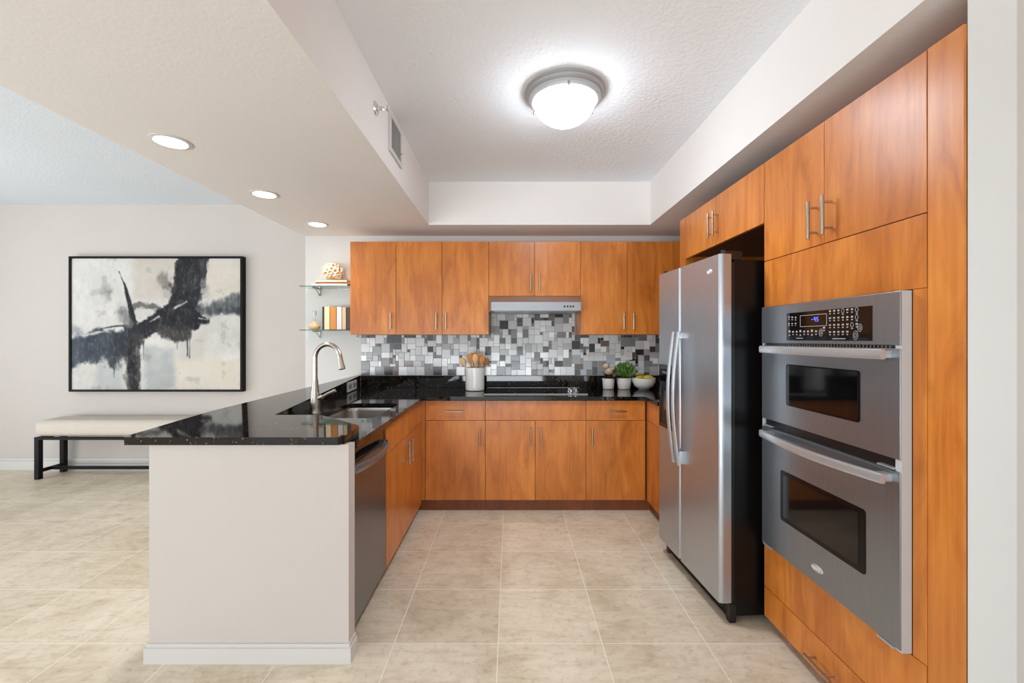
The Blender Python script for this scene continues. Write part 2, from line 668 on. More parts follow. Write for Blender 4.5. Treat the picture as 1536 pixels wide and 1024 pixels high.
# base cabinets on the back wall
YF = 3.41
BX = [(p - 766) / 190.6 for p in (638, 728, 803, 879, 968)]
ZB0, ZB1, ZD = 0.095, 0.880, 0.723


def base_back(label, x0, x1, kind):
    t = thing('base_cabinet', label, 'cabinet', ((x0 + x1) / 2, 3.7, 0), 0, 'base cabinets along the back wall')
    obj('carcass', bx(x0 + 0.0008, x1 - 0.0008, YF + 0.021, YB - 0.03, ZB0, 0.883), M['carc'], t)
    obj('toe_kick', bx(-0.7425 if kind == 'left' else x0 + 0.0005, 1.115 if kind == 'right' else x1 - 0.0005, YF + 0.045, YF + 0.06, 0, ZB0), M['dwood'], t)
    if kind == 'cook':
        front_y('false_front', x0, x1, ZD, ZB1, YF, t)
        xm = BX[2]
        for a, b, hx in ((x0, xm, (796 - 766) / 190.6), (xm, x1, (811 - 766) / 190.6)):
            d = front_y('door', a, b, ZB0, ZD, YF, t)
            bar_handle((hx, YF, 0.527), (hx, YF, 0.668), (0, -1, 0), d, 0.0064)
    else:
        d = front_y('drawer', x0, x1, ZD, ZB1, YF, t)
        hc = (682 - 766) / 190.6 if kind == 'left' else (925 - 766) / 190.6
        bar_handle((hc - 0.07, YF, 0.797), (hc + 0.07, YF, 0.797), (0, -1, 0), d, 0.0064)
        d = front_y('door', x0, x1, ZB0, ZD, YF, t)
        hx = (720 - 766) / 190.6 if kind == 'left' else (887.5 - 766) / 190.6
        bar_handle((hx, YF, 0.527), (hx, YF, 0.668), (0, -1, 0), d, 0.0064)
    return t


base_back('cherry base cabinet with drawer and door left of the cooktop', BX[0], BX[1], 'left')
base_back('wide two-door cherry base cabinet under the cooktop', BX[1], BX[3], 'cook')
base_back('cherry base cabinet with drawer and door under the potted plants', BX[3], BX[4], 'right')

# short right-hand run between the corner and the refrigerator
t = thing('corner_cabinet', 'narrow cherry corner base cabinet half hidden behind the refrigerator', 'cabinet', (1.5, 3.3, 0))
obj('carcass', bx(1.092, 1.86, 3.104, YF + 0.018, ZB0, 0.883), M['carc'], t)
obj('carcass_back', bx(1.062, 1.86, YF + 0.02, YB - 0.03, ZB0, 0.883), M['carc'], t)
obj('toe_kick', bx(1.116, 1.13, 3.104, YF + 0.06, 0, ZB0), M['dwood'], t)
front_x('drawer', 3.104, YF, ZD, ZB1, 1.071, t)
front_x('door', 3.104, YF, ZB0, ZD, 1.071, t)

# sink base in the left run (faces +X)
XL = -0.70
t = thing('sink_cabinet', 'two-door cherry sink base cabinet beside the dishwasher', 'cabinet', (-0.95, 2.92, 0))
LY0, LY1, LYM = 2.436, 3.405, 2.925
cb = B()
box(cb, -1.21, XL - 0.021, LY0, LY0 + 0.012, 0.08, 0.883)
box(cb, -1.21, XL - 0.021, LY1 + 0.005, LY1 + 0.02, 0.08, 0.883)
box(cb, -1.21, XL - 0.021, LY0 + 0.012, LY1 + 0.005, 0.08, 0.098)
box(cb, -1.21, -1.195, LY0 + 0.012, LY1 + 0.005, 0.098, 0.883)
box(cb, XL - 0.035, XL - 0.021, LY0 + 0.012, LY1 + 0.005, 0.70, 0.883)
obj('carcass', cb, M['carc'], t)
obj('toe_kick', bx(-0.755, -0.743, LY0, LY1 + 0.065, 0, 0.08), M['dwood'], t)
front_x('false_front', LY0, LY1, 0.712, ZB1, XL, t, 0.02, -1)
for a, b, hy in ((LY0, LYM, LYM - 0.045), (LYM, LY1, LYM + 0.045)):
    d = front_x('door', a, b, 0.07, 0.712, XL, t, 0.02, -1)
    bar_handle((XL, hy, 0.53), (XL, hy, 0.69), (1, 0, 0), d, 0.0064)
tag(obj('filler_strip', bx(XL - 0.018, BX[0] - 0.002, YF + 0.003, YF + 0.02, 0.095, ZB1), M['wood'], None, loc=(-0.69, 3.42, 0.095)),
    'thin cherry filler strip in the inside corner left of the cooktop', 'cabinet panel')

# ------------------------------------------------------------------ tall right-hand run
XT = 1.206
t = thing('oven_cabinet', 'tall cherry cabinet housing the double oven', 'cabinet', (1.55, 1.65, 0))
TY_F, TY_M, TY_N, TY_E = 2.062, 1.668, 1.2547, 1.153
cb = B()
box(cb, XT + 0.021, 1.865, TY_F - 0.018, TY_F, 0.05, ZU1)
box(cb, XT + 0.021, 1.865, TY_N - 0.028, TY_N - 0.012, 0.05, ZU1)
box(cb, 1.85, 1.865, TY_N - 0.012, TY_F - 0.018, 0.05, ZU1)
for z in (0.05, 0.395, 1.525, ZU1 - 0.018):
    box(cb, XT + 0.021, 1.85, TY_N - 0.012, TY_F - 0.018, z, z + 0.018)
obj('carcass', cb, M['wood'], t)
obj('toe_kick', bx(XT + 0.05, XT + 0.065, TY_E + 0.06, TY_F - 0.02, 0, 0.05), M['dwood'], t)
for a, b, hy in ((TY_M, TY_F, 1.706), (TY_N, TY_M, 1.627)):
    d = front_x('door', a, b, 1.731, ZU1, XT, t)
    bar_handle((XT, hy, 1.757), (XT, hy, 1.905), (-1, 0, 0), d, 0.0068, 0.036, 0.025)
fr = B()      # face frame around the oven
box(fr, XT, XT + 0.02, TY_N + G, TY_F - G, 1.514, 1.731 - G, 0.0012)
obj('upper_rail', fr, M['wood'], t)
obj('lower_rail', bx(XT, XT + 0.02, TY_N + G, TY_F - G, 0.193 + G, 0.414, bev=0.0012), M['wood'], t)
obj('oven_stile', bx(XT + 0.002, XT + 0.02, TY_N + G, 1.302, 0.415, 1.513, bev=0.0008), M['wood'], t)
d = front_x('drawer', TY_N, TY_F, 0.052, 0.193, XT, t)
bar_handle((XT, 1.735, 0.105), (XT, 1.59, 0.105), (-1, 0, 0), d, 0.0055, 0.032)
obj('end_stile', bx(XT, XT + 0.008, TY_E, TY_N - G, 0.0, ZU1, bev=0.0008), M['wood'], t)

t = thing('bridge_cabinet', 'short two-door cherry cabinet above the refrigerator', 'cabinet', (1.55, 2.53, 1.93))
FY0, FYM, FY1 = 2.064, 2.545, 2.99
obj('carcass', bx(XT + 0.021, 1.865, FY0, FY1, 1.93, ZU1), M['carc'], t)
for a, b, hy in ((FY0, FYM, 2.515), (FYM, FY1, 2.577)):
    d = front_x('door', a, b, 1.915, ZU1, XT, t)
    bar_handle((XT, hy, 1.962), (XT, hy, 2.108), (-1, 0, 0), d, 0.0062, 0.034, 0.024)
tag(obj('end_panel', bx(XT, 1.865, FY1 + 0.002, 3.088, 0, ZU1, bev=0.001), M['wood'], None, loc=(1.53, 3.04, 0)),
    'tall cherry end panel on the far side of the refrigerator', 'cabinet panel')

# ------------------------------------------------------------------ double oven
XO = 1.172
OY0, OY1 = 1.303, 2.025
OZ0, OZ1 = 0.418, 1.511
t = thing('double_oven', 'stainless double wall oven with black keypad in the tall cabinet', 'oven', (1.45, 1.665, 0.418))
ob = B()
box(ob, XT - 0.001, 1.78, OY0 + 0.025, OY1 - 0.02, OZ0 + 0.002, OZ1 - 0.002)
obj('oven_body', ob, M['black'], t)
fl = B()      # stainless surround seen edge-on at the near side
box(fl, XO + 0.004, XT + 0.001, OY0, OY0 + 0.022, OZ0, OZ1, 0.001)
obj('side_trim', bx(XO + 0.004, XT + 0.001, OY1 - 0.016, OY1, OZ0, OZ1, bev=0.001), M['strim'], t)
obj('side_trim', fl, M['strim'], t)
cp = obj('control_panel', bx(XO, XT + 0.001, OY0 + 0.0005, OY1 - 0.0005, 1.345, OZ1 - 0.001, bev=0.003), M['steel'], t)
kg = obj('keypad_glass', bx(XO - 0.0015, XO + 0.004, 1.403, 1.838, 1.358, 1.473, bev=0.0008), M['bgloss'], cp)
dp = B()
y0, y1, z0, z1 = 1.604, 1.752, 1.413, 1.459
for a in ((y0, y1, z0, z0 + 0.0018), (y0, y1, z1 - 0.0018, z1), (y0, y0 + 0.002, z0, z1), (y1 - 0.002, y1, z0, z1)):
    box(dp, XO - 0.0022, XO - 0.0012, *a)
obj('display_frame', dp, M['mark'], cp)
# seven-segment digits on the clock display
SEG = {'0': 'abcdef', '1': 'bc', '2': 'abged', '3': 'abgcd', '4': 'fgbc', '5': 'afgcd', '6': 'afgedc', '7': 'abc', '8': 'abcdefg', '9': 'abfgcd', '-': 'g'}


def seg7(bm, ch, yc, zc, w, h, x):
    s = 0.0022
    R = {'a': (-w, w, h - s, h), 'g': (-w, w, -s / 2, s / 2), 'd': (-w, w, -h, -h + s), 'f': (-w, -w + s, 0, h), 'b': (w - s, w, 0, h), 'e': (-w, -w + s, -h, 0), 'c': (w - s, w, -h, 0)}
    for k in SEG[ch]:
        a = R[k]
        box(bm, x, x + 0.0008, yc - a[1], yc - a[0], zc + a[2], zc + a[3])


dg = B()
for ch, yc in (('-', 1.681), ('4', 1.667), ('5', 1.653)):
    seg7(dg, ch, yc, 1.440, 0.0042, 0.0085, XO - 0.0024)
obj('clock_digits', dg, emit('display_blue', (92, 110, 235), 1.2), cp)
ic = B()
rr = random.Random(3)


def icon(yc, zc, w, h, kind):
    x = XO - 0.0022
    if kind == 'ring':
        n = 12
        for k in range(n):
            a0, a1 = 2 * PI * k / n, 2 * PI * (k + 1) / n
            tube(ic, [(x, yc + w * math.cos(a0), zc + h * math.sin(a0)), (x, yc + w * math.cos(a1), zc + h * math.sin(a1))], 0.0009, 4)
    else:
        w, h = w * 0.78, h * 0.85
        box(ic, x, x + 0.0008, yc - w, yc + w, zc + h * 0.2, zc + h)
        box(ic, x, x + 0.0008, yc - w * 0.7, yc + w * 0.7, zc - h, zc - h * 0.45)


for r_ in range(4):      # the grey key columns right of the display
    for c_ in range(7):
        if c_ > 4 and r_ == 3: continue
        yc = 1.588 - c_ * 0.0205
        zc = 1.462 - r_ * 0.0255
        if (c_, r_) in ((3, 0), (6, 0), (6, 1), (5, 2)): icon(yc, zc + 0.002, 0.006, 0.008, 'ring'); box(ic, XO - 0.0022, XO - 0.0014, yc - 0.004, yc + 0.004, zc - 0.012, zc - 0.009)
        else: icon(yc, zc, 0.0058, 0.0085, 'key')
for c_ in range(8):
    icon(1.818 - c_ * 0.0225, 1.389, 0.0062, 0.010 if c_ % 3 else 0.014, 'key')
for c_ in range(3):
    icon(1.822 - c_ * 0.021, 1.452 - 0.002 * c_, 0.0056, 0.009, 'key')
    icon(1.822 - c_ * 0.021, 1.425, 0.0056, 0.007, 'key')
icon(1.634, 1.389, 0.009, 0.014, 'ring'); icon(1.634, 1.389, 0.004, 0.007, 'ring')
icon(1.618, 1.402, 0.007, 0.009, 'key')
icon(1.470, 1.377, 0.010, 0.015, 'ring'); icon(1.470, 1.377, 0.004, 0.008, 'ring')
icon(1.452, 1.402, 0.0095, 0.0125, 'ring'); icon(1.452, 1.402, 0.004, 0.006, 'ring')
box(ic, XO - 0.0022, XO - 0.0014, 1.515, 1.575, 1.364, 1.367)
box(ic, XO - 0.0022, XO - 0.0014, 1.735, 1.775, 1.366, 1.3685)
obj('key_markings', ic, M['mark'], cp)
vs = B()
box(vs, XO + 0.012, XT + 0.001, OY0 + 0.023, OY1 - 0.017, OZ0 + 0.001, 1.346)
obj('vent_recess', vs, M['black'], t)
vl = B()
for k in range(46):
    y = OY0 + 0.04 + k * 0.0145
    box(vl, XO + 0.006, XO + 0.0125, y, y + 0.006, 1.337, 1.344)
obj('vent_slats', vl, M['steel'], t)


def oven_door(z0, z1, wy0, wy1, wz0, wz1, hz, bow):
    bm = B()
    d = obj('oven_door', box(bm, XO, XO + 0.03, OY0 + 0.001, OY1 - 0.001, z0, z1, 0.004), M['steel'], t)
    fr_ = B()
    prof = rrect(wy0, wy1, wz0, wz1, 0.012)
    rings = [[(XO - 0.0018, p[0], p[1]) for p in prof], [(XO + 0.002, p[0], p[1]) for p in prof]]
    loft(fr_, rings)
    bmesh.ops.recalc_face_normals(fr_, faces=fr_.faces[:])
    obj('window_border', fr_, M['wborder'], d)
    g = 0.028 if bow > 0.01 else 0.009
    prof = rrect(wy0 + g, wy1 - g * 0.7, wz0 + g * 0.7, wz1 - g * 0.6, 0.008)
    gl = B()
    loft(gl, [[(XO - 0.0028, p[0], p[1]) for p in prof], [(XO + 0.001, p[0], p[1]) for p in prof]])
    bmesh.ops.recalc_face_normals(gl, faces=gl.faces[:])
    obj('window_glass', gl, M['bgloss'], d)
    hb = B()
    ya, yb = OY0 + 0.02, OY1 - 0.055
    pts, n = [], 18
    for k in range(n + 1):
        u = k / n
        edge = min(1.0, min(u, 1 - u) / 0.05)
        xx = XO - 0.036 - bow * math.sin(PI * u)
        pts.append((xx, ya + (yb - ya) * u, hz - bow * 0.25 * math.sin(PI * u)))
    loft(hb, [[(p[0] + a * 0.0075, p[1], p[2] + b * 0.0155) for a, b in ((-1, -.55), (-.6, -1), (.9, -1), (1, -.9), (1, .9), (.9, 1), (-.6, 1), (-1, .55))] for p in pts])
    bmesh.ops.recalc_face_normals(hb, faces=hb.faces[:])
    for y in (ya + 0.025, yb - 0.025):
        box(hb, XO - 0.034, XO + 0.002, y - 0.018, y + 0.018, hz - 0.013, hz + 0.012, 0.004)
    obj('handle', hb, M['steelh'], d)
    return d


oven_door(0.998, 1.336, 1.452, 1.842, 1.083, 1.258, 1.318, 0.004)
ld = oven_door(0.424, 0.962, 1.43, 1.88, 0.583, 0.799, 0.938, 0.022)
lg = B()
ring = [(XO - 0.004, 1.655 + 0.030 * math.cos(a), 0.487 + 0.0125 * math.sin(a)) for a in [2 * PI * k / 28 for k in range(28)]]
loft(lg, [ring, [(XO + 0.001, p[1], p[2]) for p in ring]])
bmesh.ops.recalc_face_normals(lg, faces=lg.faces[:])
bd = obj('badge', lg, M['emblem'], ld)
br_ = B()
tube(br_, [(XO - 0.0045, 1.655 + 0.024 * math.cos(a), 0.487 + 0.0085 * math.sin(a) + 0.003 * math.cos(a)) for a in [2 * PI * k / 24 for k in range(20)]], 0.0013, 6)
obj('badge_swirl', br_, M['steel'], bd)
for y in (OY0 + 0.05, OY1 - 0.05):
    for z in (0.9655, 0.418):
        obj('hinge_clip', bx(XO - 0.004, XO + 0.012, y - 0.03, y + 0.03, z, z + 0.0057, bev=0.001), M['steelh'], t)

# ------------------------------------------------------------------ refrigerator (own space: x depth, y width, z up)
th = math.radians(3.9)
fr = thing('refrigerator', 'stainless side-by-side refrigerator with black sides and ice dispenser', 'refrigerator', (1.0, 2.074, 0), th, local=True)
FW, FS = 0.715, 0.417
obj('cabinet_body', bx(0.072, 0.79, 0.004, FW - 0.004, 0.03, 1.745, bev=0.006), M['fside'], fr)
gk = bx(0.058, 0.0735, 0.006, FW - 0.006, 0.09, 1.735)
obj('door_gasket', gk, M['black'], fr)


def fdoor(y0, y1):
    """door slab with softly rounded vertical front edges"""
    r = 0.028
    prof = [(0.058, y0), (0.058, y1)]
    for k in range(7):
        a = math.radians(90 - 90 * k / 6)
        prof.append((0.0 + r - r * math.cos(math.radians(90) - a), y1 - r * 0.55 + r * 0.55 * math.sin(a)))
    for k in range(7):
        a = math.radians(90 * k / 6)
        prof.append((r - r * math.cos(a), y0 + r * 0.55 - r * 0.55 * math.sin(a)))
    # drop duplicate closing points
    pr = []
    for p in prof:
        if not pr or (abs(p[0] - pr[-1][0]) + abs(p[1] - pr[-1][1])) > 1e-5: pr.append(p)
    return pr


def door_prism(y0, y1, z0, z1):
    r = 0.026
    pts = [(0.058, y0)]
    for k in range(7):
        a = PI / 2 * k / 6
        pts.append((r - r * math.sin(a), y0 + r * 0.5 * (1 - math.cos(a))))
    for k in range(7):
        a = PI / 2 * (1 - k / 6)
        pts.append((r - r * math.sin(a), y1 - r * 0.5 * (1 - math.cos(a))))
    pts.append((0.058, y1))
    return prism(B(), pts, z0, z1)


d1 = obj('refrigerator_door', door_prism(0.0, FS - 0.002, 0.098, 1.773), M['fsteel'], fr, 40)
d2 = obj('freezer_door', door_prism(FS + 0.003, FW, 0.098, 1.773), M['fsteel'], fr, 40)
for d, yc in ((d1, FS - 0.030), (d2, FS + 0.034)):
    hb = B()
    pts = []
    for k in range(25):
        u = k / 24
        pts.append((-0.022 - 0.034 * math.sin(PI * u), yc, 0.650 + (1.405 - 0.650) * u))
    tube(hb, pts, 0.0145, 14, flat=(0.62, 1.0), ref=(1, 0, 0))
    for z in (0.655, 1.365):
        box(hb, -0.024, 0.002, yc - 0.014, yc + 0.014, z, z + (0.035 if z > 1 else 0.075), 0.004)
    obj('handle', hb, M['steelh'], d)
# dispenser on the freezer door: frame, recessed cavity, paddle
dz0, dz1, dy0, dy1 = 0.815, 1.205, FS + 0.065, FW - 0.02
df = B()
prism_pts = None
box(df, -0.006, 0.001, dy0, dy1, 1.10, dz1, 0.002)
box(df, -0.006, 0.001, dy0, dy1, dz0, dz0 + 0.03, 0.002)
box(df, -0.006, 0.001, dy0, dy0 + 0.02, dz0 + 0.03, 1.10, 0.001)
box(df, -0.006, 0.001, dy1 - 0.02, dy1, dz0 + 0.03, 1.10, 0.001)
dd = obj('dispenser', df, M['bgloss'], d2)
obj('dispenser_cavity', bx(-0.0012, 0.0005, dy0 + 0.02, dy1 - 0.02, dz0 + 0.03, 1.10), M['black'], dd)
obj('dispenser_paddle', bx(-0.010, -0.001, dy0 + 0.08, dy1 - 0.08, 0.93, 1.04, bev=0.002), M['dark'], dd)
obj('dispenser_buttons', bx(-0.0075, -0.005, dy0 + 0.05, dy1 - 0.05, 1.15, 1.165, bev=0.0005), M['steel'], dd)
bg = B()
box(bg, 0.055, 0.07, 0.004, FW - 0.004, 0.012, 0.09, 0.003)
for k in range(4):
    box(bg, 0.048, 0.056, 0.02, FW - 0.02, 0.022 + k * 0.016, 0.030 + k * 0.016, 0.001)
obj('base_grille', bg, M['black'], fr)
for a in ((0.05, 0.085, 0.0, 0.035, 0.0, 0.092), (0.05, 0.085, FW - 0.035, FW, 0.0, 0.092), (0.70, 0.76, 0.02, 0.07, 0.0, 0.032), (0.70, 0.76, FW - 0.07, FW - 0.02, 0.0, 0.032)):
    obj('levelling_foot', bx(*a, bev=0.005), M['black'], fr)
for yc in (0.03, FW - 0.03):
    hc = B()
    box(hc, 0.03, 0.12, yc - 0.022, yc + 0.022, 1.745, 1.788, 0.006)
    lathe(hc, [(0.012, 1.773), (0.012, 1.793), (0.008, 1.796)], (0.035, yc, 0), 16)
    obj('hinge_cover', hc, M['black'], fr)
ring = [(-0.0035, 0.090 + 0.021 * math.cos(a), 1.700 + 0.0125 * math.sin(a)) for a in [2 * PI * k / 28 for k in range(28)]]
lg = B()
loft(lg, [ring, [(0.001, p[1], p[2]) for p in ring]])
bmesh.ops.recalc_face_normals(lg, faces=lg.faces[:])
bd = obj('badge', lg, M['emblem'], d1)
br_ = B()
tube(br_, [(-0.004, 0.090 + 0.016 * math.cos(a), 1.700 + 0.0085 * math.sin(a)) for a in [0.6 + 2 * PI * k / 24 for k in range(18)]], 0.0012, 6)
obj('badge_swirl', br_, M['steel'], bd)

# ------------------------------------------------------------------ dishwasher
t = thing('dishwasher', 'dark stainless dishwasher built in at the near end of the peninsula', 'dishwasher', (-0.95, 2.17, 0))
DY0, DY1 = 1.908, 2.432
obj('tub', bx(-1.19, XL - 0.03, DY0 + 0.003, DY1 - 0.003, 0.06, 0.872), M['black'], t)
obj('door_panel', bx(XL - 0.03, XL, DY0, DY1, 0.075, 0.80, bev=0.003), M['dark'], t)
obj('control_strip', bx(XL - 0.03, XL - 0.008, DY0, DY1, 0.802, 0.868, bev=0.003), M['bgloss'], t)
hb = B()
pts = []
for k in range(19):
    u = k / 18
    pts.append((XL + 0.012 + 0.038 * math.sin(PI * u) ** 0.8, DY0 + 0.012 + (DY1 - DY0 - 0.024) * u, 0.785))
tube(hb, pts, 0.019, 14, flat=(0.42, 1.0), ref=(1, 0, 0))
for y in (DY0 + 0.02, DY1 - 0.02):
    box(hb, XL - 0.001, XL + 0.016, y - 0.014, y + 0.014, 0.770, 0.800, 0.003)
obj('handle', hb, M['steel'], t)
obj('kick_plate', bx(XL - 0.055, XL - 0.042, DY0, DY1, 0.0, 0.074), M['black'], t)

# ------------------------------------------------------------------ sink and faucet
t = thing('kitchen_sink', 'stainless undermount double-bowl sink in the peninsula counter', 'sink', (-0.955, 2.74, 0.70))


def bowl(y0, y1, depth):
    bm = B()
    rings = []
    for ins, z, r in ((-0.012, 0.8835, 0.075), (0.0, 0.8835, 0.07), (0.006, 0.86, 0.07), (0.02, 0.883 - depth + 0.03, 0.06), (0.05, 0.883 - depth, 0.04), (0.13, 0.883 - depth - 0.004, 0.02)):
        ins_ = min(ins, (y1 - y0) / 2 - 0.02)
        rings.append([(p[0], p[1], z) for p in rrect(SX0 + ins, SX1 - ins, y0 + ins_, y1 - ins_, min(r, (y1 - y0) / 2 - ins_ - 0.001))])
    R = [[bm.verts.new(p) for p in r] for r in rings]
    n = len(R[0])
    for a, b in zip(R[:-1], R[1:]):
        for i in range(n):
            j = (i + 1) % n
            bm.faces.new((a[i], a[j], b[j], b[i]))
    bm.faces.new(R[-1])
    bmesh.ops.recalc_face_normals(bm, faces=bm.faces[:])
    bmesh.ops.solidify(bm, geom=bm.faces[:], thickness=0.0015)
    return bm


obj('bowl', bowl(2.455, 2.600, 0.15), M['sink'], t, 50)
obj('bowl', bowl(2.630, 3.025, 0.19), M['sink'], t, 50)
for yc, zz in ((2.527, 0.731), (2.83, 0.691)):
    dr = B()
    lathe(dr, [(0.0, zz + 0.002), (0.03, zz + 0.002), (0.042, zz + 0.004), (0.045, zz)], (-0.955, yc, 0), 24, capb=False, capt=False)
    obj('drain', dr, M['chrome'], t)

fx, fy = -1.182, 2.62
t = thing('faucet', 'brushed nickel gooseneck faucet standing behind the sink', 'faucet', (fx, fy, 0.914))
bm = B()
lathe(bm, [(0.033, 0.9145), (0.033, 0.922), (0.030, 0.928), (0.0285, 0.95), (0.026, 1.00), (0.021, 1.06), (0.0175, 1.10), (0.0165, 1.118)], (fx, fy, 0), 28)
obj('base', bm, M['nickel'], t)
bm = B()
pts = [(fx, fy, 1.112), (fx, fy, 1.18), (fx, fy, 1.245)]
R_ = 0.079
for k in range(1, 20):
    a = PI - (PI * 0.90) * k / 19
    pts.append((fx + R_ + R_ * math.cos(a), fy - 0.02 * k / 19, 1.245 + R_ * 1.10 * math.sin(a)))
tube(bm, pts, 0.0135, 16)
obj('spout', bm, M['nickel'], t)
bm = B()
e = Vector(pts[-1])
dn = Vector((0.20, -0.05, -1)).normalized()
tube(bm, [e - dn * 0.004, e + dn * 0.006, e + dn * 0.012, e + dn * 0.05, e + dn * 0.088, e + dn * 0.093], [0.0135, 0.0155, 0.0145, 0.0165, 0.0205, 0.018], 18)
obj('spray_head', bm, M['nickel'], t)
bm = B()
tube(bm, [(fx + 0.012, fy, 1.005), (fx + 0.035, fy, 1.012), (fx + 0.045, fy, 1.018)], [0.016, 0.016, 0.012], 14)
tube(bm, [(fx + 0.040, fy, 1.014), (fx + 0.075, fy + 0.004, 1.034), (fx + 0.118, fy + 0.01, 1.052)], [0.011, 0.0115, 0.014], 14, flat=(1, 0.75))
obj('lever', bm, M['nickel'], t)

# outlet on the granite face, lying on its side
t = thing('wall_outlet', 'white double outlet plate set sideways in the black granite face', 'outlet', (inx(3.72) + 0.002, 3.72, 0.96))
ang = math.atan2(inx(4.0) - inx(2.3), 1.7)


def on_face(y, z, out):
    return (inx(y) + out * math.cos(ang), y + out * math.sin(-ang) * 0, z)


def face_quad(bm, y0, y1, z0, z1, o0, o1):
    vs = [on_face(y, z, o) for o in (o0, o1) for (y, z) in ((y0, z0), (y1, z0), (y1, z1), (y0, z1))]
    _new(bm, vs, [(0, 1, 2, 3), (7, 6, 5, 4), (0, 4, 5, 1), (1, 5, 6, 2), (2, 6, 7, 3), (3, 7, 4, 0)])
    bmesh.ops.recalc_face_normals(bm, faces=bm.faces[:])
    return bm


obj('plate', face_quad(B(), 3.58, 3.86, 0.922, 1.002, 0.0005, 0.006), M['plate'], t, 0)
for yc in (3.65, 3.79):
    rc = obj('receptacle', face_quad(B(), yc - 0.045, yc + 0.045, 0.942, 0.982, 0.006, 0.0068), M['mark'], t, 0)
    for y in (yc - 0.025, yc + 0.015):
        obj('slot', face_quad(B(), y, y + 0.010, 0.950, 0.974, 0.0068, 0.0074), M['slot'], rc, 0)

# ------------------------------------------------------------------ mosaic backsplash
mb = tag(bpy.data.objects.new('mosaic_backsplash', None), 'grey and black glass mosaic backsplash in mixed squares behind the cooktop', 'backsplash')
COL.objects.link(mb)
mb.location = (0, YB, 1.024)
ROOT[mb.name] = Vector(mb.location)
gb = B()
box(gb, -1.389, 1.865, YB - 0.006, YB - 0.0005, 1.0245, 1.401)
box(gb, UX[3] + 0.001, UX[5] - 0.001, YB - 0.006, YB - 0.0005, 1.401, 1.731)
obj('grout', gb, M['grout'], mb)
CELL = 0.0268
nx, nz = int((1.865 + 1.389) / CELL), int(round((1.731 - 1.026) / CELL))
occ = np.zeros((nx, nz), bool)
for i in range(nx):
    for j in range(nz):
        x, z = -1.389 + (i + 0.5) * CELL, 1.026 + (j + 0.5) * CELL
        if z > 1.396 and not (UX[3] + 0.015 < x < UX[5] - 0.015 and z < 1.715): occ[i, j] = True
PAL = [((222, 223, 222), 30), ((200, 202, 203), 22), ((170, 172, 174), 14), ((134, 135, 136), 12), ((90, 88, 88), 11), ((52, 48, 46), 12), ((120, 104, 94), 4), ((240, 240, 238), 16)]
pc = [p[0] for p in PAL]
pw = [p[1] for p in PAL]
bm = B()
cl = bm.loops.layers.float_color.new('col')
rm = random.Random(12)
SIZES = [((3, 3), 10), ((2, 3), 8), ((3, 2), 8), ((2, 2), 9), ((1, 2), 3), ((2, 1), 3), ((1, 1), 2)]
cells = [(i, j) for j in range(nz) for i in range(nx)]
for i, j in cells:
    if occ[i, j]: continue
    opts = SIZES[:]
    while opts:
        s = rm.choices([o[0] for o in opts], [o[1] for o in opts])[0]
        w, h = s
        if i + w <= nx and j + h <= nz and not occ[i:i + w, j:j + h].any(): break
        opts = [o for o in opts if o[0] != s]
    occ[i:i + w, j:j + h] = True
    small = w * h <= 2
    c = rm.choices(pc, [p * (2.2 if (small and k in (4, 5, 3)) else 1) for k, p in enumerate(pw)])[0]
    dv = rm.randint(-12, 12)
    c = tuple(max(0, v + dv) for v in c)
    if c[0] - c[2] < 10:
        gmean = sum(c) / 3
        c = tuple(gmean + (v - gmean) * 0.3 for v in c)
    g = 0.0011
    t_ = rm.choice((0.0, 0.0008, 0.0016))
    n0 = len(bm.faces)
    x0, x1 = -1.389 + i * CELL + g, -1.389 + (i + w) * CELL - g
    z0, z1 = 1.026 + j * CELL + g, 1.026 + (j + h) * CELL - g
    yf = YB - 0.0085 - t_
    e_ = 0.0012
    tl = [rm.uniform(-0.0006, 0.0006) for _ in range(2)]
    P = [(x0, YB - 0.0055, z0), (x1, YB - 0.0055, z0), (x1, YB - 0.0055, z1), (x0, YB - 0.0055, z1),
         (x0 + e_, yf + tl[0], z0 + e_), (x1 - e_, yf - tl[0], z0 + e_), (x1 - e_, yf - tl[0] + tl[1], z1 - e_), (x0 + e_, yf + tl[0] + tl[1], z1 - e_)]
    for f in _new(bm, P, [(4, 5, 6, 7), (0, 1, 5, 4), (1, 2, 6, 5), (2, 3, 7, 6), (3, 0, 4, 7)]):
        for lp in f.loops:
            lp[cl] = (*lin(c), 1)
obj('mosaic_tiles', bm, M['tile'], mb, 0)

t = thing('wall_outlet', 'pale grey outlet plate in the mosaic tiles above the green plant', 'outlet', (1.09, YB - 0.012, 1.23))
obj('plate', bx(1.053, 1.127, YB - 0.0155, YB - 0.0115, 1.170, 1.290, bev=0.0015), M['plate'], t)
for zc in (1.205, 1.252):
    for dx in (-0.007, 0.007):
        obj('slot', bx(1.09 + dx - 0.0016, 1.09 + dx + 0.0016, YB - 0.0162, YB - 0.015, zc - 0.006, zc + 0.006), M['slot'], t)

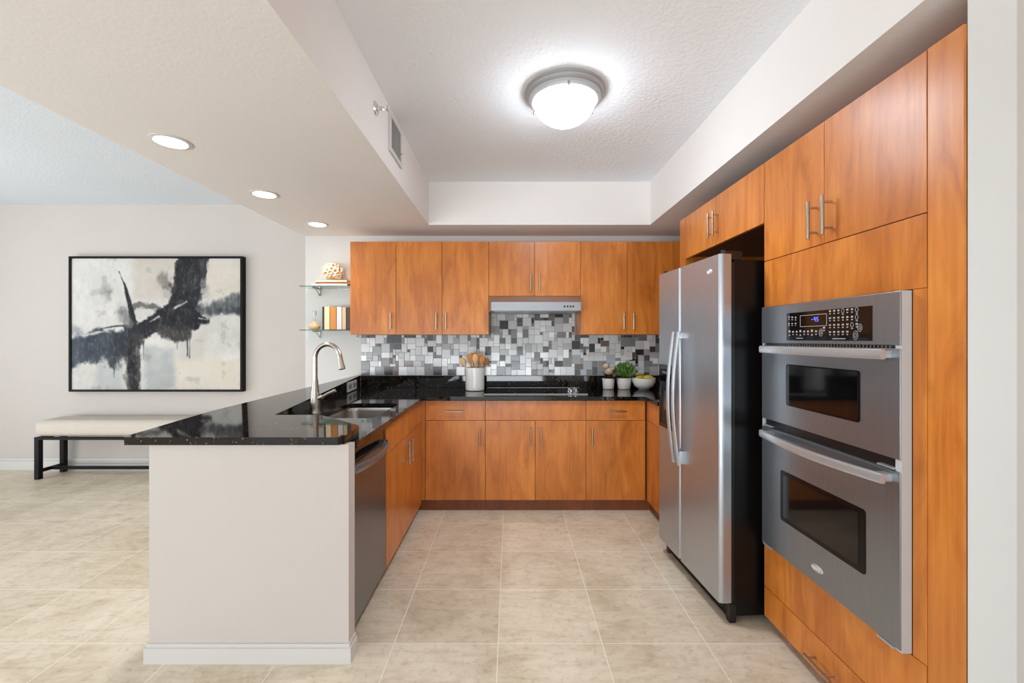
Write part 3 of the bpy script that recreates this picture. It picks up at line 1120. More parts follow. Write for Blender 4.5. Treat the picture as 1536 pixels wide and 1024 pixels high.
# ------------------------------------------------------------------ range hood and cooktop
t = thing('range_hood', 'slim stainless under-cabinet range hood above the cooktop', 'range hood', (0.206, 3.75, 1.59))
hx0, hx1 = UX[3] + 0.002, UX[5] - 0.002
bm = B()
A_ = lambda y, i, z0, z1: [(hx0 + i, y, z0), (hx1 - i, y, z0), (hx1 - i, y, z1), (hx0 + i, y, z1)]
loft(bm, [A_(4.0, 0, 1.597, 1.7305), A_(3.722, 0, 1.597, 1.7305), A_(3.715, 0, 1.595, 1.728), A_(3.525, 0.028, 1.592, 1.668), A_(3.518, 0.030, 1.594, 1.664)])
bmesh.ops.recalc_face_normals(bm, faces=bm.faces[:])
obj('hood_shell', bm, M['hood'], t, 20)
obj('filter_panel', bx(hx0 + 0.05, hx1 - 0.05, 3.56, 3.95, 1.588, 1.5935), M['dark'], t)
for px in (847, 851.5, 856, 860):
    xx = (px - 766) / 185.0
    obj('button', bx(xx - 0.006, xx + 0.006, 3.513, 3.520, 1.620, 1.636, bev=0.001), M['black'], t)
obj('badge', bx(0.185, 0.215, 3.5155, 3.520, 1.622, 1.626), M['dark'], t)

t = thing('cooktop', 'black glass cooktop with chrome knobs set in the back counter', 'cooktop', (0.205, 3.73, 0.914))
obj('glass_top', bx(-0.207, 0.617, 3.505, 3.955, 0.9145, 0.9185, bev=0.001), M['bgloss'], t)
for ya_, yb_ in ((3.490, 3.504), (3.956, 3.962)):
    obj('edge_trim', bx(-0.213, 0.623, ya_, yb_, 0.9143, 0.9215, bev=0.0015), M['strim'], t)
ringm = simple('burner_ring', (52, 52, 54), 0.3)
for (cx_, cy_, r_) in ((-0.03, 3.62, 0.075), (-0.03, 3.83, 0.09), (0.27, 3.62, 0.09), (0.27, 3.83, 0.07)):
    bm = B()
    lathe(bm, [(r_ - 0.003, 0.9186), (r_ - 0.003, 0.9189), (r_, 0.9189), (r_, 0.9186)], (cx_, cy_, 0), 40, capb=False, capt=False)
    obj('burner_ring', bm, ringm, t)
for (cx_, cy_) in ((0.50, 3.58), (0.548, 3.63), (0.50, 3.68), (0.548, 3.73)):
    bm = B()
    lathe(bm, [(0.021, 0.9186), (0.021, 0.925), (0.016, 0.928), (0.0145, 0.948), (0.010, 0.951)], (cx_, cy_, 0), 20)
    obj('knob', bm, M['chrome'], t)

# ------------------------------------------------------------------ things on the back counter
ZC = 0.9145
cx_, cy_ = (712.5 - 766) / 170.7, 3.80
t = thing('utensil_crock', 'white ceramic crock full of wooden utensils left of the cooktop', 'crock', (cx_, cy_, ZC))
bm = B()
lathe(bm, [(0.070, ZC), (0.080, ZC + 0.004), (0.082, ZC + 0.02), (0.082, ZC + 0.195), (0.080, ZC + 0.200), (0.075, ZC + 0.198), (0.074, ZC + 0.02), (0.001, ZC + 0.015)], (cx_, cy_, 0), 40, capt=False)
obj('crock_body', bm, M['ceramic'], t)
woods = [simple('utensil_wood_pale', (214, 168, 112), 0.55), simple('utensil_wood_mid', (178, 122, 70), 0.55), simple('utensil_wood_dark', (142, 88, 48), 0.55)]
UT = [(-0.060, 0.02, -0.115, 0.265, 'round', 0, 'round pale wooden spoon leaning out at the left of the crock'),
      (-0.035, -0.035, -0.045, 0.300, 'paddle', 1, 'flat wooden spatula standing left of centre in the crock'),
      (-0.012, 0.03, -0.018, 0.310, 'paddle', 1, 'tall wooden turner at the back of the crock'),
      (0.008, -0.03, 0.005, 0.300, 'round', 0, 'pale wooden spoon upright in the middle of the crock'),
      (0.028, 0.025, 0.045, 0.302, 'paddle', 1, 'wooden scraper right of centre in the crock'),
      (0.045, -0.02, 0.070, 0.285, 'round', 1, 'brown wooden spoon leaning right in the crock'),
      (0.055, 0.005, 0.108, 0.265, 'round', 2, 'dark wooden spoon leaning out at the right of the crock')]
for x0, dy, x1, h, kd, mi, lb in UT:
    p0 = Vector((cx_ - x0 * 0.25, cy_ + dy * 0.8, ZC + 0.025))
    p1 = Vector((cx_ + x1, cy_ + dy, ZC + h))
    d = (p1 - p0).normalized()
    name = 'wooden_spoon' if kd == 'round' else 'wooden_spatula'
    o = thing(name, lb, 'utensil', tuple(p0), 0, 'wooden utensils in the white crock')
    bm = B()
    tube(bm, [p0, p0.lerp(p1, 0.55), p1 - d * 0.055], [0.006, 0.0055, 0.006], 8)
    obj('stick', bm, woods[mi], o)
    bm = B()
    if kd == 'round':
        tube(bm, [p1 - d * 0.065, p1 - d * 0.055, p1 - d * 0.035, p1 - d * 0.012, p1 + d * 0.010, p1 + d * 0.018], [0.006, 0.013, 0.025, 0.028, 0.017, 0.004], 16, flat=(1.0, 0.35), ref=(1, 0, 0))
    else:
        tube(bm, [p1 - d * 0.07, p1 - d * 0.055, p1 - d * 0.02, p1 + d * 0.015, p1 + d * 0.019], [0.006, 0.016, 0.022, 0.025, 0.022], 14, flat=(1.0, 0.22), ref=(1, 0, 0))
    obj('head', bm, woods[mi], o)


def pot(name, label, x, y, r0, r1, h):
    t = thing(name, label, 'potted plant', (x, y, ZC))
    bm = B()
    lathe(bm, [(r0 - 0.004, ZC), (r0, ZC + 0.004), (r1, ZC + h), (r1 - 0.005, ZC + h), (r1 - 0.007, ZC + h - 0.012), (0.001, ZC + h - 0.014)], (x, y, 0), 36, capt=False)
    obj('pot', bm, M['matte'], t)
    bm = B()
    lathe(bm, [(r1 - 0.008, ZC + h - 0.013), (r1 * 0.5, ZC + h - 0.008), (0.001, ZC + h - 0.006)], (x, y, 0), 24, capb=False)
    obj('soil', bm, simple('soil', (58, 44, 34), 0.9), t)
    return t


def leaf(bm, base, d, L, w, up, curl=0.25, thick=0.0):
    """one pointed leaf as a small curved strip"""
    d = Vector(d).normalized()
    side = d.cross(Vector(up)).normalized()
    nrm = side.cross(d).normalized()
    rows = []
    for k in range(6):
        u = k / 5
        ww = w * (math.sin(PI * (0.12 + 0.86 * u)) ** 0.8)
        c = Vector(base) + d * (L * u) - nrm * (curl * L * u * u)
        rows.append([c - side * ww + nrm * ww * 0.25, c, c + side * ww + nrm * ww * 0.25])
    R = [[bm.verts.new(p) for p in r] for r in rows]
    for a, b in zip(R[:-1], R[1:]):
        for i in range(2):
            bm.faces.new((a[i], a[i + 1], b[i + 1], b[i]))


leafm, nt_, b_ = newmat('plant_leaf_green')
c_ = mix(nt_, rgba((30, 54, 18)), rgba((112, 150, 62)), noise(nt_, coords(nt_), 55, 2))
nt_.links.new(c_, b_.inputs['Base Color'])
b_.inputs['Roughness'].default_value = 0.4
dleaf = simple('succulent_burgundy', (70, 44, 36), 0.5)
cream = simple('cream_petal', (236, 218, 192), 0.6)

PY = 3.90
px_ = (912.5 - 766) / (F / PY)
t = pot('potted_succulent', 'small white pot with cream rosettes and dark leaves next to the green plant', px_, PY, 0.048, 0.054, 0.096)
bm = B()
rl = random.Random(4)
for (ox, oz, r_) in ((0.004, 0.138, 0.058), (-0.022, 0.190, 0.046), (0.036, 0.176, 0.026)):
    for k in range(26):
        a = k * 2.399
        e_ = 0.25 + 1.1 * (k / 26)
        d = Vector((math.cos(a) * math.sin(e_), math.sin(a) * math.sin(e_), math.cos(e_)))
        leaf(bm, Vector((px_ + ox, PY - 0.005, ZC + oz - 0.012)) + d * 0.004, d, r_, r_ * 0.42, (math.cos(a + 1.57), math.sin(a + 1.57), 0.0) if abs(d.z) > .99 else (0, 0, 1), -0.15)
obj('rosettes', bm, cream, t)
bm = B()
for k in range(34):
    a = rl.uniform(0, 2 * PI)
    e_ = rl.uniform(0.15, 1.5)
    d = Vector((math.cos(a) * math.sin(e_), math.sin(a) * math.sin(e_), math.cos(e_)))
    leaf(bm, (px_ + math.cos(a) * 0.022, PY + math.sin(a) * 0.022, ZC + 0.088), d, rl.uniform(0.04, 0.085) if d.x > -.3 else 0.04, 0.011, (0, 0, 1), 0.2)
for k in range(10):
    a = rl.uniform(-1.2, 1.2)
    leaf(bm, (px_ + 0.03, PY - 0.01, ZC + 0.145), (math.cos(a), -0.3, math.sin(a)), 0.045, 0.012, (0, 1, 0.3), 0.1)
obj('foliage', bm, dleaf, t)

px_ = (936 - 766) / (F / PY)
t = pot('potted_herb', 'bushy green herb in a tapered white pot beside the fruit bowl', px_, PY, 0.054, 0.067, 0.100)
bm = B()
for k in range(420):
    a = rl.uniform(0, 2 * PI)
    e_ = rl.uniform(0.0, 1.15)
    R_ = rl.uniform(0.25, 1.0)
    d = Vector((math.cos(a) * math.sin(e_), math.sin(a) * math.sin(e_), math.cos(e_)))
    p = Vector((px_ + 0.008 + math.cos(a) * 0.022, PY + math.sin(a) * 0.03, ZC + 0.092)) + Vector((d.x * 0.088 * R_, d.y * 0.06 * R_, d.z * 0.125 * R_))
    dd = (d + Vector((rl.uniform(-.6, .6), rl.uniform(-.6, .6), rl.uniform(0.0, 1.0)))).normalized()
    leaf(bm, p, dd, rl.uniform(0.022, 0.045), rl.uniform(0.0045, 0.0085), (rl.uniform(-.3, .3), -1, 0.4), rl.uniform(-.1, .35))
obj('foliage', bm, leafm, t)
bm = B()
for k in range(16):
    a = rl.uniform(0, 2 * PI)
    tube(bm, [(px_ + math.cos(a) * 0.02, PY + math.sin(a) * 0.02, ZC + 0.088), (px_ + 0.005 + math.cos(a) * 0.055, PY + math.sin(a) * 0.045, ZC + 0.17)], 0.0016, 5)
obj('stems', bm, simple('stem_green', (78, 104, 48), 0.5), t)

px_ = (965.5 - 766) / (F / 3.88)
t = tag(obj('fruit_bowl', lathe(B(), [(0.045, ZC), (0.048, ZC + 0.006), (0.082, ZC + 0.028), (0.1005, ZC + 0.066), (0.1035, ZC + 0.100), (0.1015, ZC + 0.102), (0.098, ZC + 0.098), (0.094, ZC + 0.066), (0.073, ZC + 0.030), (0.001, ZC + 0.014)], (px_, 3.88, 0), 44, capt=False),
        M['ceramic'], None, 40, loc=(px_, 3.88, ZC)), 'round white bowl of yellow fruit next to the refrigerator', 'bowl')
fy_ = simple('yellow_fruit_skin', (196, 164, 44), 0.4)
fg_ = simple('yellow_green_fruit_skin', (138, 124, 36), 0.4)
for (ox, oy, oz, a, L, m_, lb) in ((-0.035, -0.02, 0.104, 0.3, 0.058, fy_, 'yellow curved fruit at the front left of the white bowl'),
                                    (0.030, -0.025, 0.106, -0.25, 0.060, fy_, 'yellow curved fruit at the front right of the white bowl'),
                                    (-0.015, 0.030, 0.112, 0.1, 0.062, fg_, 'greenish fruit lying at the back of the white bowl'),
                                    (0.045, 0.020, 0.108, 1.2, 0.045, fg_, 'greenish fruit resting on the right rim side of the white bowl'),
                                    (0.0, 0.0, 0.088, 0.8, 0.055, fg_, 'lowest fruit under the others in the white bowl')):
    bm = B()
    ca, sa = math.cos(a), math.sin(a)
    pts = [(px_ + ox + ca * L * u, 3.88 + oy + sa * L * u, ZC + oz - 0.018 * u * u * 1.0) for u in (-1, -0.92, -0.7, -0.35, 0, 0.35, 0.7, 0.92, 1)]
    tube(bm, pts, [0.003, 0.008, 0.016, 0.021, 0.023, 0.021, 0.016, 0.008, 0.004], 12)
    tag(obj('fruit', bm, m_, None, 60, loc=(px_ + ox, 3.88 + oy, ZC + oz)), lb, 'fruit', 'fruit in the white bowl')

# ------------------------------------------------------------------ glass shelves and what stands on them
for zs, lb in ((1.836, 'upper glass wall shelf carrying the stacked books and knot'), (1.447, 'lower glass wall shelf carrying the upright books and vase')):
    t = thing('glass_shelf', lb, 'shelf', (-1.63, 3.93, zs), 0, 'glass shelves beside the wall cabinets')
    pl = [(-1.872, 4.027), (-1.872, 3.835)]
    r_ = 0.05
    for k in range(7):
        a = math.radians(-90 + 90 * k / 6)
        pl.append((-1.388 - r_ + r_ * math.cos(a), 3.835 + r_ + r_ * math.sin(a)))
    pl.append((-1.388, 4.027))
    obj('glass_panel', prism(B(), pl, zs - 0.009, zs), M['glass'], t, 0)
    for xb in (-1.775, -1.425):
        bm = B()
        box(bm, xb - 0.008, xb + 0.008, 4.019, 4.0285, zs - 0.075, zs - 0.0095, 0.001)
        tube(bm, [(xb, 3.875, zs - 0.0145), (xb, 4.023, zs - 0.0145)], 0.0048, 8)
        tube(bm, [(xb, 3.93, zs - 0.016), (xb, 3.985, zs - 0.04), (xb, 4.02, zs - 0.07)], 0.004, 8)
        obj('bracket', bm, M['nickel'], t)

pages = simple('book_pages', (236, 229, 214), 0.8)


def book(label, x0, x1, y0, y1, z0, z1, cover, spine='y', group='books on the glass shelves', rot=0.0):
    """hard cover with a page block; spine faces the room (-Y) when upright"""
    c = Vector(((x0 + x1) / 2, (y0 + y1) / 2, z0))
    o = thing('book', label, 'book', tuple(c), rot, group)
    bm = B()
    tck = 0.003
    if spine == 'y':     # upright
        box(bm, x0, x0 + tck, y0, y1, z0, z1, 0.0008)
        box(bm, x1 - tck, x1, y0, y1, z0, z1, 0.0008)
        box(bm, x0, x1, y0, y0 + tck, z0, z1, 0.0008)
        pg = bx(x0 + tck, x1 - tck, y0 + tck, y1 - 0.004, z0 + 0.004, z1 - 0.004)
    else:                # lying, spine to the room
        box(bm, x0, x1, y0, y1, z0, z0 + tck, 0.0008)
        box(bm, x0, x1, y0, y1, z1 - tck, z1, 0.0008)
        box(bm, x0, x1, y0, y0 + tck, z0, z1, 0.0008)
        pg = bx(x0 + 0.004, x1 - 0.004, y0 + tck, y1 - 0.004, z0 + tck, z1 - tck)
    obj('cover', bm, cover, o)
    obj('page_block', pg, pages, o)
    return o


ck = dict(white=simple('book_white', (232, 228, 222), 0.6), cream=simple('book_cream', (236, 214, 172), 0.6), orange=simple('book_orange', (206, 134, 62), 0.55),
          tan=simple('book_tan', (214, 184, 150), 0.6), dark=simple('book_dark', (74, 56, 46), 0.5), pale=simple('book_pale_grey', (222, 216, 214), 0.6), terra=simple('book_terracotta', (196, 118, 84), 0.6))
z = 1.8365
book('wide white book lying at the bottom of the upper shelf stack', -1.775, -1.455, 3.86, 4.02, z, z + 0.020, ck['white'], 'z')
book('terracotta-edged book lying in the middle of the upper shelf stack', -1.745, -1.425, 3.875, 4.02, z + 0.0205, z + 0.034, ck['terra'], 'z')
book('cream book lying on top of the upper shelf stack', -1.735, -1.46, 3.865, 4.015, z + 0.0345, z + 0.054, ck['cream'], 'z')
z = 1.4475
X0 = -1.683
for w, h, c, lb in ((0.016, 0.205, 'dark', 'thin dark-edged book leftmost on the lower shelf, next to the vase'), (0.050, 0.205, 'cream', 'cream book second from the vase on the lower shelf'),
                    (0.058, 0.200, 'orange', 'orange book in the middle of the lower shelf row'), (0.048, 0.203, 'pale', 'pale grey book right of the orange one'),
                    (0.036, 0.200, 'tan', 'tan book between the pale grey and dark brown books'), (0.050, 0.198, 'dark', 'dark brown book rightmost on the lower shelf, by the cabinet')):
    book(lb, X0, X0 + w, 3.87, 4.01, z, z + h, ck[c])
    X0 += w + 0.0012
# bud vase: tan bulb, clear neck
vx, vy = (471.5 - 766) / 167.5, 3.885
t = thing('bud_vase', 'small tan bulb vase with clear glass neck on the lower shelf', 'vase', (vx, vy, z))
obj('vase_body', lathe(B(), [(0.030, z), (0.044, z + 0.012), (0.048, z + 0.028), (0.040, z + 0.046), (0.020, z + 0.062), (0.013, z + 0.070), (0.011, z + 0.074)], (vx, vy, 0), 32), simple('tan_stoneware', (222, 180, 138), 0.5), t)
obj('glass_neck', lathe(B(), [(0.010, z + 0.0745), (0.010, z + 0.12), (0.018, z + 0.145), (0.019, z + 0.165), (0.017, z + 0.167), (0.0155, z + 0.165), (0.008, z + 0.12), (0.008, z + 0.0745)], (vx, vy, 0), 24, capb=False, capt=False), M['clear'], t)
# coral-like knot sculpture: coils wound around a core
sx_, sy_, sz_ = (493.5 - 766) / 169.0, 3.93, 1.8365 + 0.054
t = thing('knot_sculpture', 'cream ball of coiled coral-like loops on the stacked books', 'ornament', (sx_, sy_, sz_))
core = B()
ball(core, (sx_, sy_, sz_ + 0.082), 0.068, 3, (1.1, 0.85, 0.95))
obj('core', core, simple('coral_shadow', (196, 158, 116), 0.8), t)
bm = B()
rk = random.Random(21)
for k in range(62):
    zz = 1 - 2 * (k + 0.5) / 62
    a = k * 2.399963
    d = Vector((math.sqrt(1 - zz * zz) * math.cos(a), math.sqrt(1 - zz * zz) * math.sin(a), zz))
    if d.z < -0.80: continue
    c0 = Vector((sx_ + d.x * 0.082, sy_ + d.y * 0.062, sz_ + 0.084 + d.z * 0.066))
    u_, v_ = frame_of(d)
    r0 = rk.uniform(0.014, 0.021)
    ph = rk.uniform(0, 6.28)
    pts = []
    for m in range(11):
        b_a = ph + m / 10 * 5.0
        pts.append(c0 + u_ * r0 * math.cos(b_a) + v_ * r0 * math.sin(b_a) + d * 0.008 * math.sin(b_a * 1.5))
    tube(bm, pts, [0.004] + [0.0068] * 9 + [0.004], 8)
obj('coils', bm, simple('coral_cream', (238, 222, 196), 0.7), t)

# ------------------------------------------------------------------ painting
def vnoise(u, v, sc, seed):
    r = np.random.RandomState(seed)
    g = r.rand(64, 64)
    x, y = u * sc, v * sc
    xi, yi = np.floor(x).astype(int), np.floor(y).astype(int)
    fx_, fy__ = x - xi, y - yi
    fx_, fy__ = fx_ * fx_ * (3 - 2 * fx_), fy__ * fy__ * (3 - 2 * fy__)
    g00, g10, g01, g11 = g[xi % 64, yi % 64], g[(xi + 1) % 64, yi % 64], g[xi % 64, (yi + 1) % 64], g[(xi + 1) % 64, (yi + 1) % 64]
    return (g00 * (1 - fx_) + g10 * fx_) * (1 - fy__) + (g01 * (1 - fx_) + g11 * fx_) * fy__


def fbm(u, v, sc, seed, o=5):
    s, a, t_ = 0, 0.5, 0
    for k in range(o):
        s = s + a * vnoise(u, v, sc * 2 ** k, seed + k)
        t_ += a
        a *= 0.55
    return s / t_ - 0.5


PX0, PX1 = (102 - 766) / 146.0, (369 - 766) / 143.8
PZ1, PZ0 = H + (508 - 384) / 146.0, H + (508 - 587.5) / 146.0
yq = 4.468
t = thing('wall_painting', 'large framed abstract painting in black, grey and cream above the bench', 'painting', ((PX0 + PX1) / 2, YP, PZ0))
fr_ = B()
fw = 0.022
for a in ((PX0, PX1, PZ0, PZ0 + fw), (PX0, PX1, PZ1 - fw, PZ1), (PX0, PX0 + fw, PZ0 + fw, PZ1 - fw), (PX1 - fw, PX1, PZ0 + fw, PZ1 - fw)):
    box(fr_, a[0], a[1], yq - 0.012, YP - 0.001, a[2], a[3], 0.0012)
obj('frame', fr_, M['bmetal'], t)
NX_, NZ_ = 460, 350
uu, vv = np.meshgrid(np.linspace(0, 1, NX_), np.linspace(0, 1, NZ_))      # v runs downward
asp = 1237 / 950.0
wu = uu + 0.055 * fbm(uu * asp, vv, 5, 11) + 0.026 * fbm(uu * asp, vv, 26, 12)
wv = vv + 0.060 * fbm(uu * asp, vv, 5, 13) + 0.032 * fbm(uu * asp, vv, 26, 14)
img = np.zeros((NZ_, NX_, 3))
img[:] = (219, 215, 209)
img += (fbm(uu * asp, vv, 5, 20)[..., None]) * 34 + (fbm(uu * asp, vv * 0.6, 40, 22)[..., None]) * 16


def UV(x, y):
    return (x - 48) / 1237.0, (y - 40) / 950.0


def blend(al, col):
    global img
    al = np.clip(al, 0, 1)[..., None]
    img = img * (1 - al) + np.array(col, float) * al


def sm(x):
    x = np.clip(x, 0, 1)
    return x * x * (3 - 2 * x)


def patch(x0, x1, y0, y1, col, op, soft=0.07, seed=30):
    a, b = UV(x0, y0)
    c, d = UV(x1, y1)
    m_ = np.minimum(np.minimum(wu - a, c - wu) * asp, np.minimum(wv - b, d - wv))
    blend(sm(m_ / soft + 0.5) * op * (0.8 + 0.9 * fbm(uu * asp, vv, 9, seed)), col)


def stroke(pts, col, op=1.0, rough=0.5, seed=40, soft=0.012, streak=0.0, col2=None, warp=1.0):
    xw, yw = uu + (wu - uu) * warp, vv + (wv - vv) * warp
    best = np.full(uu.shape, 1e9)
    tt = np.zeros(uu.shape)
    for i in range(len(pts) - 1):
        (xa, ya, ra), (xb, yb, rb) = pts[i], pts[i + 1]
        ua, va = UV(xa, ya)
        ub, vb = UV(xb, yb)
        dx, dy = (ub - ua) * asp, vb - va
        L2 = dx * dx + dy * dy + 1e-9
        s = np.clip((((xw - ua) * asp) * dx + (yw - va) * dy) / L2, 0, 1)
        dist = np.hypot((xw - ua) * asp - s * dx, yw - va - s * dy)
        r = (ra + (rb - ra) * s) / 950.0
        q_ = dist - r
        up_ = q_ < best
        best = np.where(up_, q_, best)
        tt = np.where(up_, (i + s) / (len(pts) - 1), tt)
    n_ = fbm(uu * asp, vv, 10, seed, 7) + 0.35 * fbm(uu * asp * 3, vv * 0.8, 12, seed + 50)
    al = sm((-best + rough * 0.13 * n_) / soft * 0.5 + 0.5)
    al = al * op * (1 + streak * fbm(uu * asp * 6, vv * 1.3, 10, seed + 3))
    c = np.array(col, float)
    if col2 is not None:
        c = c + (np.array(col2, float) - c) * tt[..., None]
    c = c + 26 * fbm(uu * asp, vv, 18, seed + 7)[..., None]
    blend_a = np.clip(al, 0, 1)[..., None]
    global img
    img = img * (1 - blend_a) + c * blend_a


patch(510, 850, 30, 340, (203, 192, 180), 0.9)
patch(960, 1290, 60, 320, (222, 209, 193), 0.8, seed=31)
patch(830, 1030, 600, 800, (206, 199, 190), 0.7, seed=32)
patch(800, 1290, 770, 1000, (227, 214, 197), 0.9, seed=33)
patch(580, 800, 690, 1000, (168, 171, 172), 0.85, seed=34)
patch(240, 420, 800, 1000, (178, 181, 183), 0.8, seed=35)
patch(390, 520, 380, 520, (170, 172, 172), 0.7, seed=36)
stroke([(70, 560, 26), (120, 560, 22)], (150, 156, 163), 0.8, 0.7, 48, 0.03)
stroke([(960, 400, 48), (1060, 410, 55), (1160, 390, 48), (1290, 370, 70)], (84, 88, 92), 0.92, 0.9, 41, 0.03, 0.6)
stroke([(970, 430, 14), (1290, 425, 16)], (52, 54, 58), 0.7, 0.5, 42, 0.02)
stroke([(960, 300, 40), (1000, 280, 30)], (140, 144, 146), 0.7, 0.9, 43, 0.03)
stroke([(720, 190, 40), (760, 250, 30)], (120, 116, 112), 0.75, 1.5, 44, 0.03)
stroke([(325, 300, 36), (335, 330, 28)], (126, 126, 126), 0.85, 0.9, 45, 0.03)
stroke([(480, 420, 16), (560, 375, 22), (690, 390, 14)], (104, 102, 100), 0.9, 0.4, 46, 0.012)
stroke([(940, 20, 118), (900, 180, 92), (870, 300, 86), (850, 480, 92)], (42, 42, 46), 1.0, 0.75, 50, 0.014, 0.35)
stroke([(1010, 60, 30), (1000, 240, 16)], (74, 76, 80), 0.7, 0.9, 51, 0.02)
stroke([(850, 430, 112), (950, 480, 62), (1040, 495, 12)], (34, 34, 38), 1.0, 0.7, 52, 0.012)
stroke([(850, 410, 104), (720, 480, 78), (580, 560, 64), (480, 600, 84)], (38, 38, 42), 1.0, 0.55, 53, 0.012, 0.25)
stroke([(520, 600, 76), (420, 650, 96), (250, 675, 98), (50, 745, 92)], (46, 48, 54), 0.97, 0.75, 54, 0.02, 0.35, (74, 82, 94))
stroke([(420, 620, 50), (360, 760, 40)], (50, 54, 62), 0.85, 1.2, 55, 0.03)
stroke([(740, 560, 58), (880, 570, 56)], (56, 54, 53), 0.9, 0.9, 56, 0.02)
stroke([(280, 545, 4), (380, 528, 7), (470, 528, 5)], (50, 52, 56), 0.9, 0.1, 57, 0.006, warp=0.2)
stroke([(398, 135, 2.5), (440, 240, 7), (475, 370, 17), (505, 520, 32)], (42, 42, 46), 1.0, 0.16, 58, 0.006, warp=0.25)
stroke([(440, 440, 28), (470, 500, 34)], (120, 120, 120), 0.7, 0.8, 59, 0.02)
stroke([(500, 640, 56), (495, 800, 48), (490, 985, 46)], (62, 60, 60), 0.85, 1.0, 60, 0.02, 0.9)
stroke([(480, 640, 24), (488, 985, 22)], (34, 34, 37), 0.9, 0.6, 61, 0.014, 0.3)
for k, (xd, ya, yb, w_) in enumerate(((360, 760, 900, 5), (392, 760, 850, 4), (820, 600, 700, 3), (895, 580, 745, 6), (912, 580, 760, 4), (545, 650, 830, 5), (575, 640, 770, 4), (330, 740, 800, 4))):
    stroke([(xd, ya, w_), (xd, yb, w_ * 0.5)], (64, 64, 66), 0.85, 0.12, 70 + k, 0.006, warp=0.15)
for k, pt in enumerate(([(620, 500, 2), (690, 460, 4)], [(800, 400, 2), (890, 350, 4)], [(590, 655, 5), (640, 640, 6), (770, 640, 3)], [(960, 250, 4), (1020, 232, 5), (1090, 215, 2)],
                        [(530, 515, 3), (620, 430, 5)], [(980, 470, 2), (1110, 500, 4)], [(130, 600, 4), (290, 570, 4)], [(560, 700, 4), (565, 800, 6)])):
    stroke(pt, (226, 222, 216), 0.8, 0.25, 90 + k, 0.008, warp=0.3)
# dry-brush scuffs and a worn glaze over the whole picture
sc_ = sm((fbm(uu * asp * 2.2, vv * 0.9, 34, 130, 4) - 0.10) / 0.10) * 0.16
img = img * (1 - sc_[..., None]) + np.array((200, 196, 190)) * sc_[..., None]
dk = sm((fbm(uu * asp, vv, 12, 140, 6) - 0.12) / 0.12) * 0.22
img = img * (1 - dk[..., None]) + np.array((120, 118, 116)) * dk[..., None]
img = np.clip(img, 8, 245) / 255.0 * 0.93
limg = np.where(img <= 0.04045, img / 12.92, ((img + 0.055) / 1.055) ** 2.4)
cx0, cx1, cz0, cz1 = PX0 + fw - 0.002, PX1 - fw + 0.002, PZ0 + fw - 0.002, PZ1 - fw + 0.002
xs = (cx0 + (cx1 - cx0) * uu - (PX0 + PX1) / 2).ravel()
zs_ = (cz1 - (cz1 - cz0) * vv - PZ0).ravel()
ys = np.full(xs.shape, yq - YP)
co = np.stack([xs, ys, zs_], 1)
ii = np.arange(NX_ * NZ_).reshape(NZ_, NX_)
quads = np.stack([ii[:-1, :-1], ii[1:, :-1], ii[1:, 1:], ii[:-1, 1:]], -1).reshape(-1, 4)
me = bpy.data.meshes.new('canvas')
nv = len(co)
back = [(cx0 - (PX0 + PX1) / 2, -0.003, cz0 - PZ0), (cx1 - (PX0 + PX1) / 2, -0.003, cz0 - PZ0), (cx1 - (PX0 + PX1) / 2, -0.003, cz1 - PZ0), (cx0 - (PX0 + PX1) / 2, -0.003, cz1 - PZ0)]
me.from_pydata(co.tolist() + back, [], quads.tolist() + [(nv, nv + 3, nv + 2, nv + 1)])
at = me.color_attributes.new('col', 'FLOAT_COLOR', 'POINT')
buf = np.ones((nv + 4, 4), np.float32)
buf[:nv, :3] = limg.reshape(-1, 3)
at.data.foreach_set('color', buf.ravel())
me.materials.append(M['art'])
cv = bpy.data.objects.new('canvas', me)
COL.objects.link(cv)
cv.parent = t

# ------------------------------------------------------------------ bench
BXL, BXR, BY0, BY1 = -4.63, -2.98, 4.185, 4.49
t = thing('upholstered_bench', 'long cream upholstered bench with black metal legs under the painting', 'bench', ((BXL + BXR) / 2, 4.34, 0))
bm = box(B(), BXL, BXR, BY0, BY1, 0.412, 0.574, 0.068, 7)
obj('cushion', bm, M['cush'], t, 60)
fr_ = B()
tq = 0.034
for y in (BY0 + 0.012, BY1 - 0.046):
    box(fr_, BXL + 0.012, BXR - 0.012, y, y + tq, 0.385, 0.411, 0.002)
for x in (BXL + 0.012, BXR - 0.046):
    box(fr_, x, x + tq, BY0 + 0.046, BY1 - 0.046, 0.385, 0.411, 0.002)
obj('seat_frame', fr_, M['bmetal'], t)
for x in (BXL + 0.012, BXR - 0.056):
    for y in (BY0 + 0.012, BY1 - 0.056):
        obj('leg', bx(x, x + 0.044, y, y + 0.044, 0, 0.385, bev=0.003), M['bmetal'], t)
st = B()
ym = (BY0 + BY1) / 2
for x in (BXL + 0.018, BXR - 0.048):
    box(st, x, x + 0.03, BY0 + 0.056, BY1 - 0.056, 0.062, 0.092, 0.002)
box(st, BXL + 0.048, BXR - 0.048, ym - 0.015, ym + 0.015, 0.062, 0.092, 0.002)
obj('stretcher', st, M['bmetal'], t)

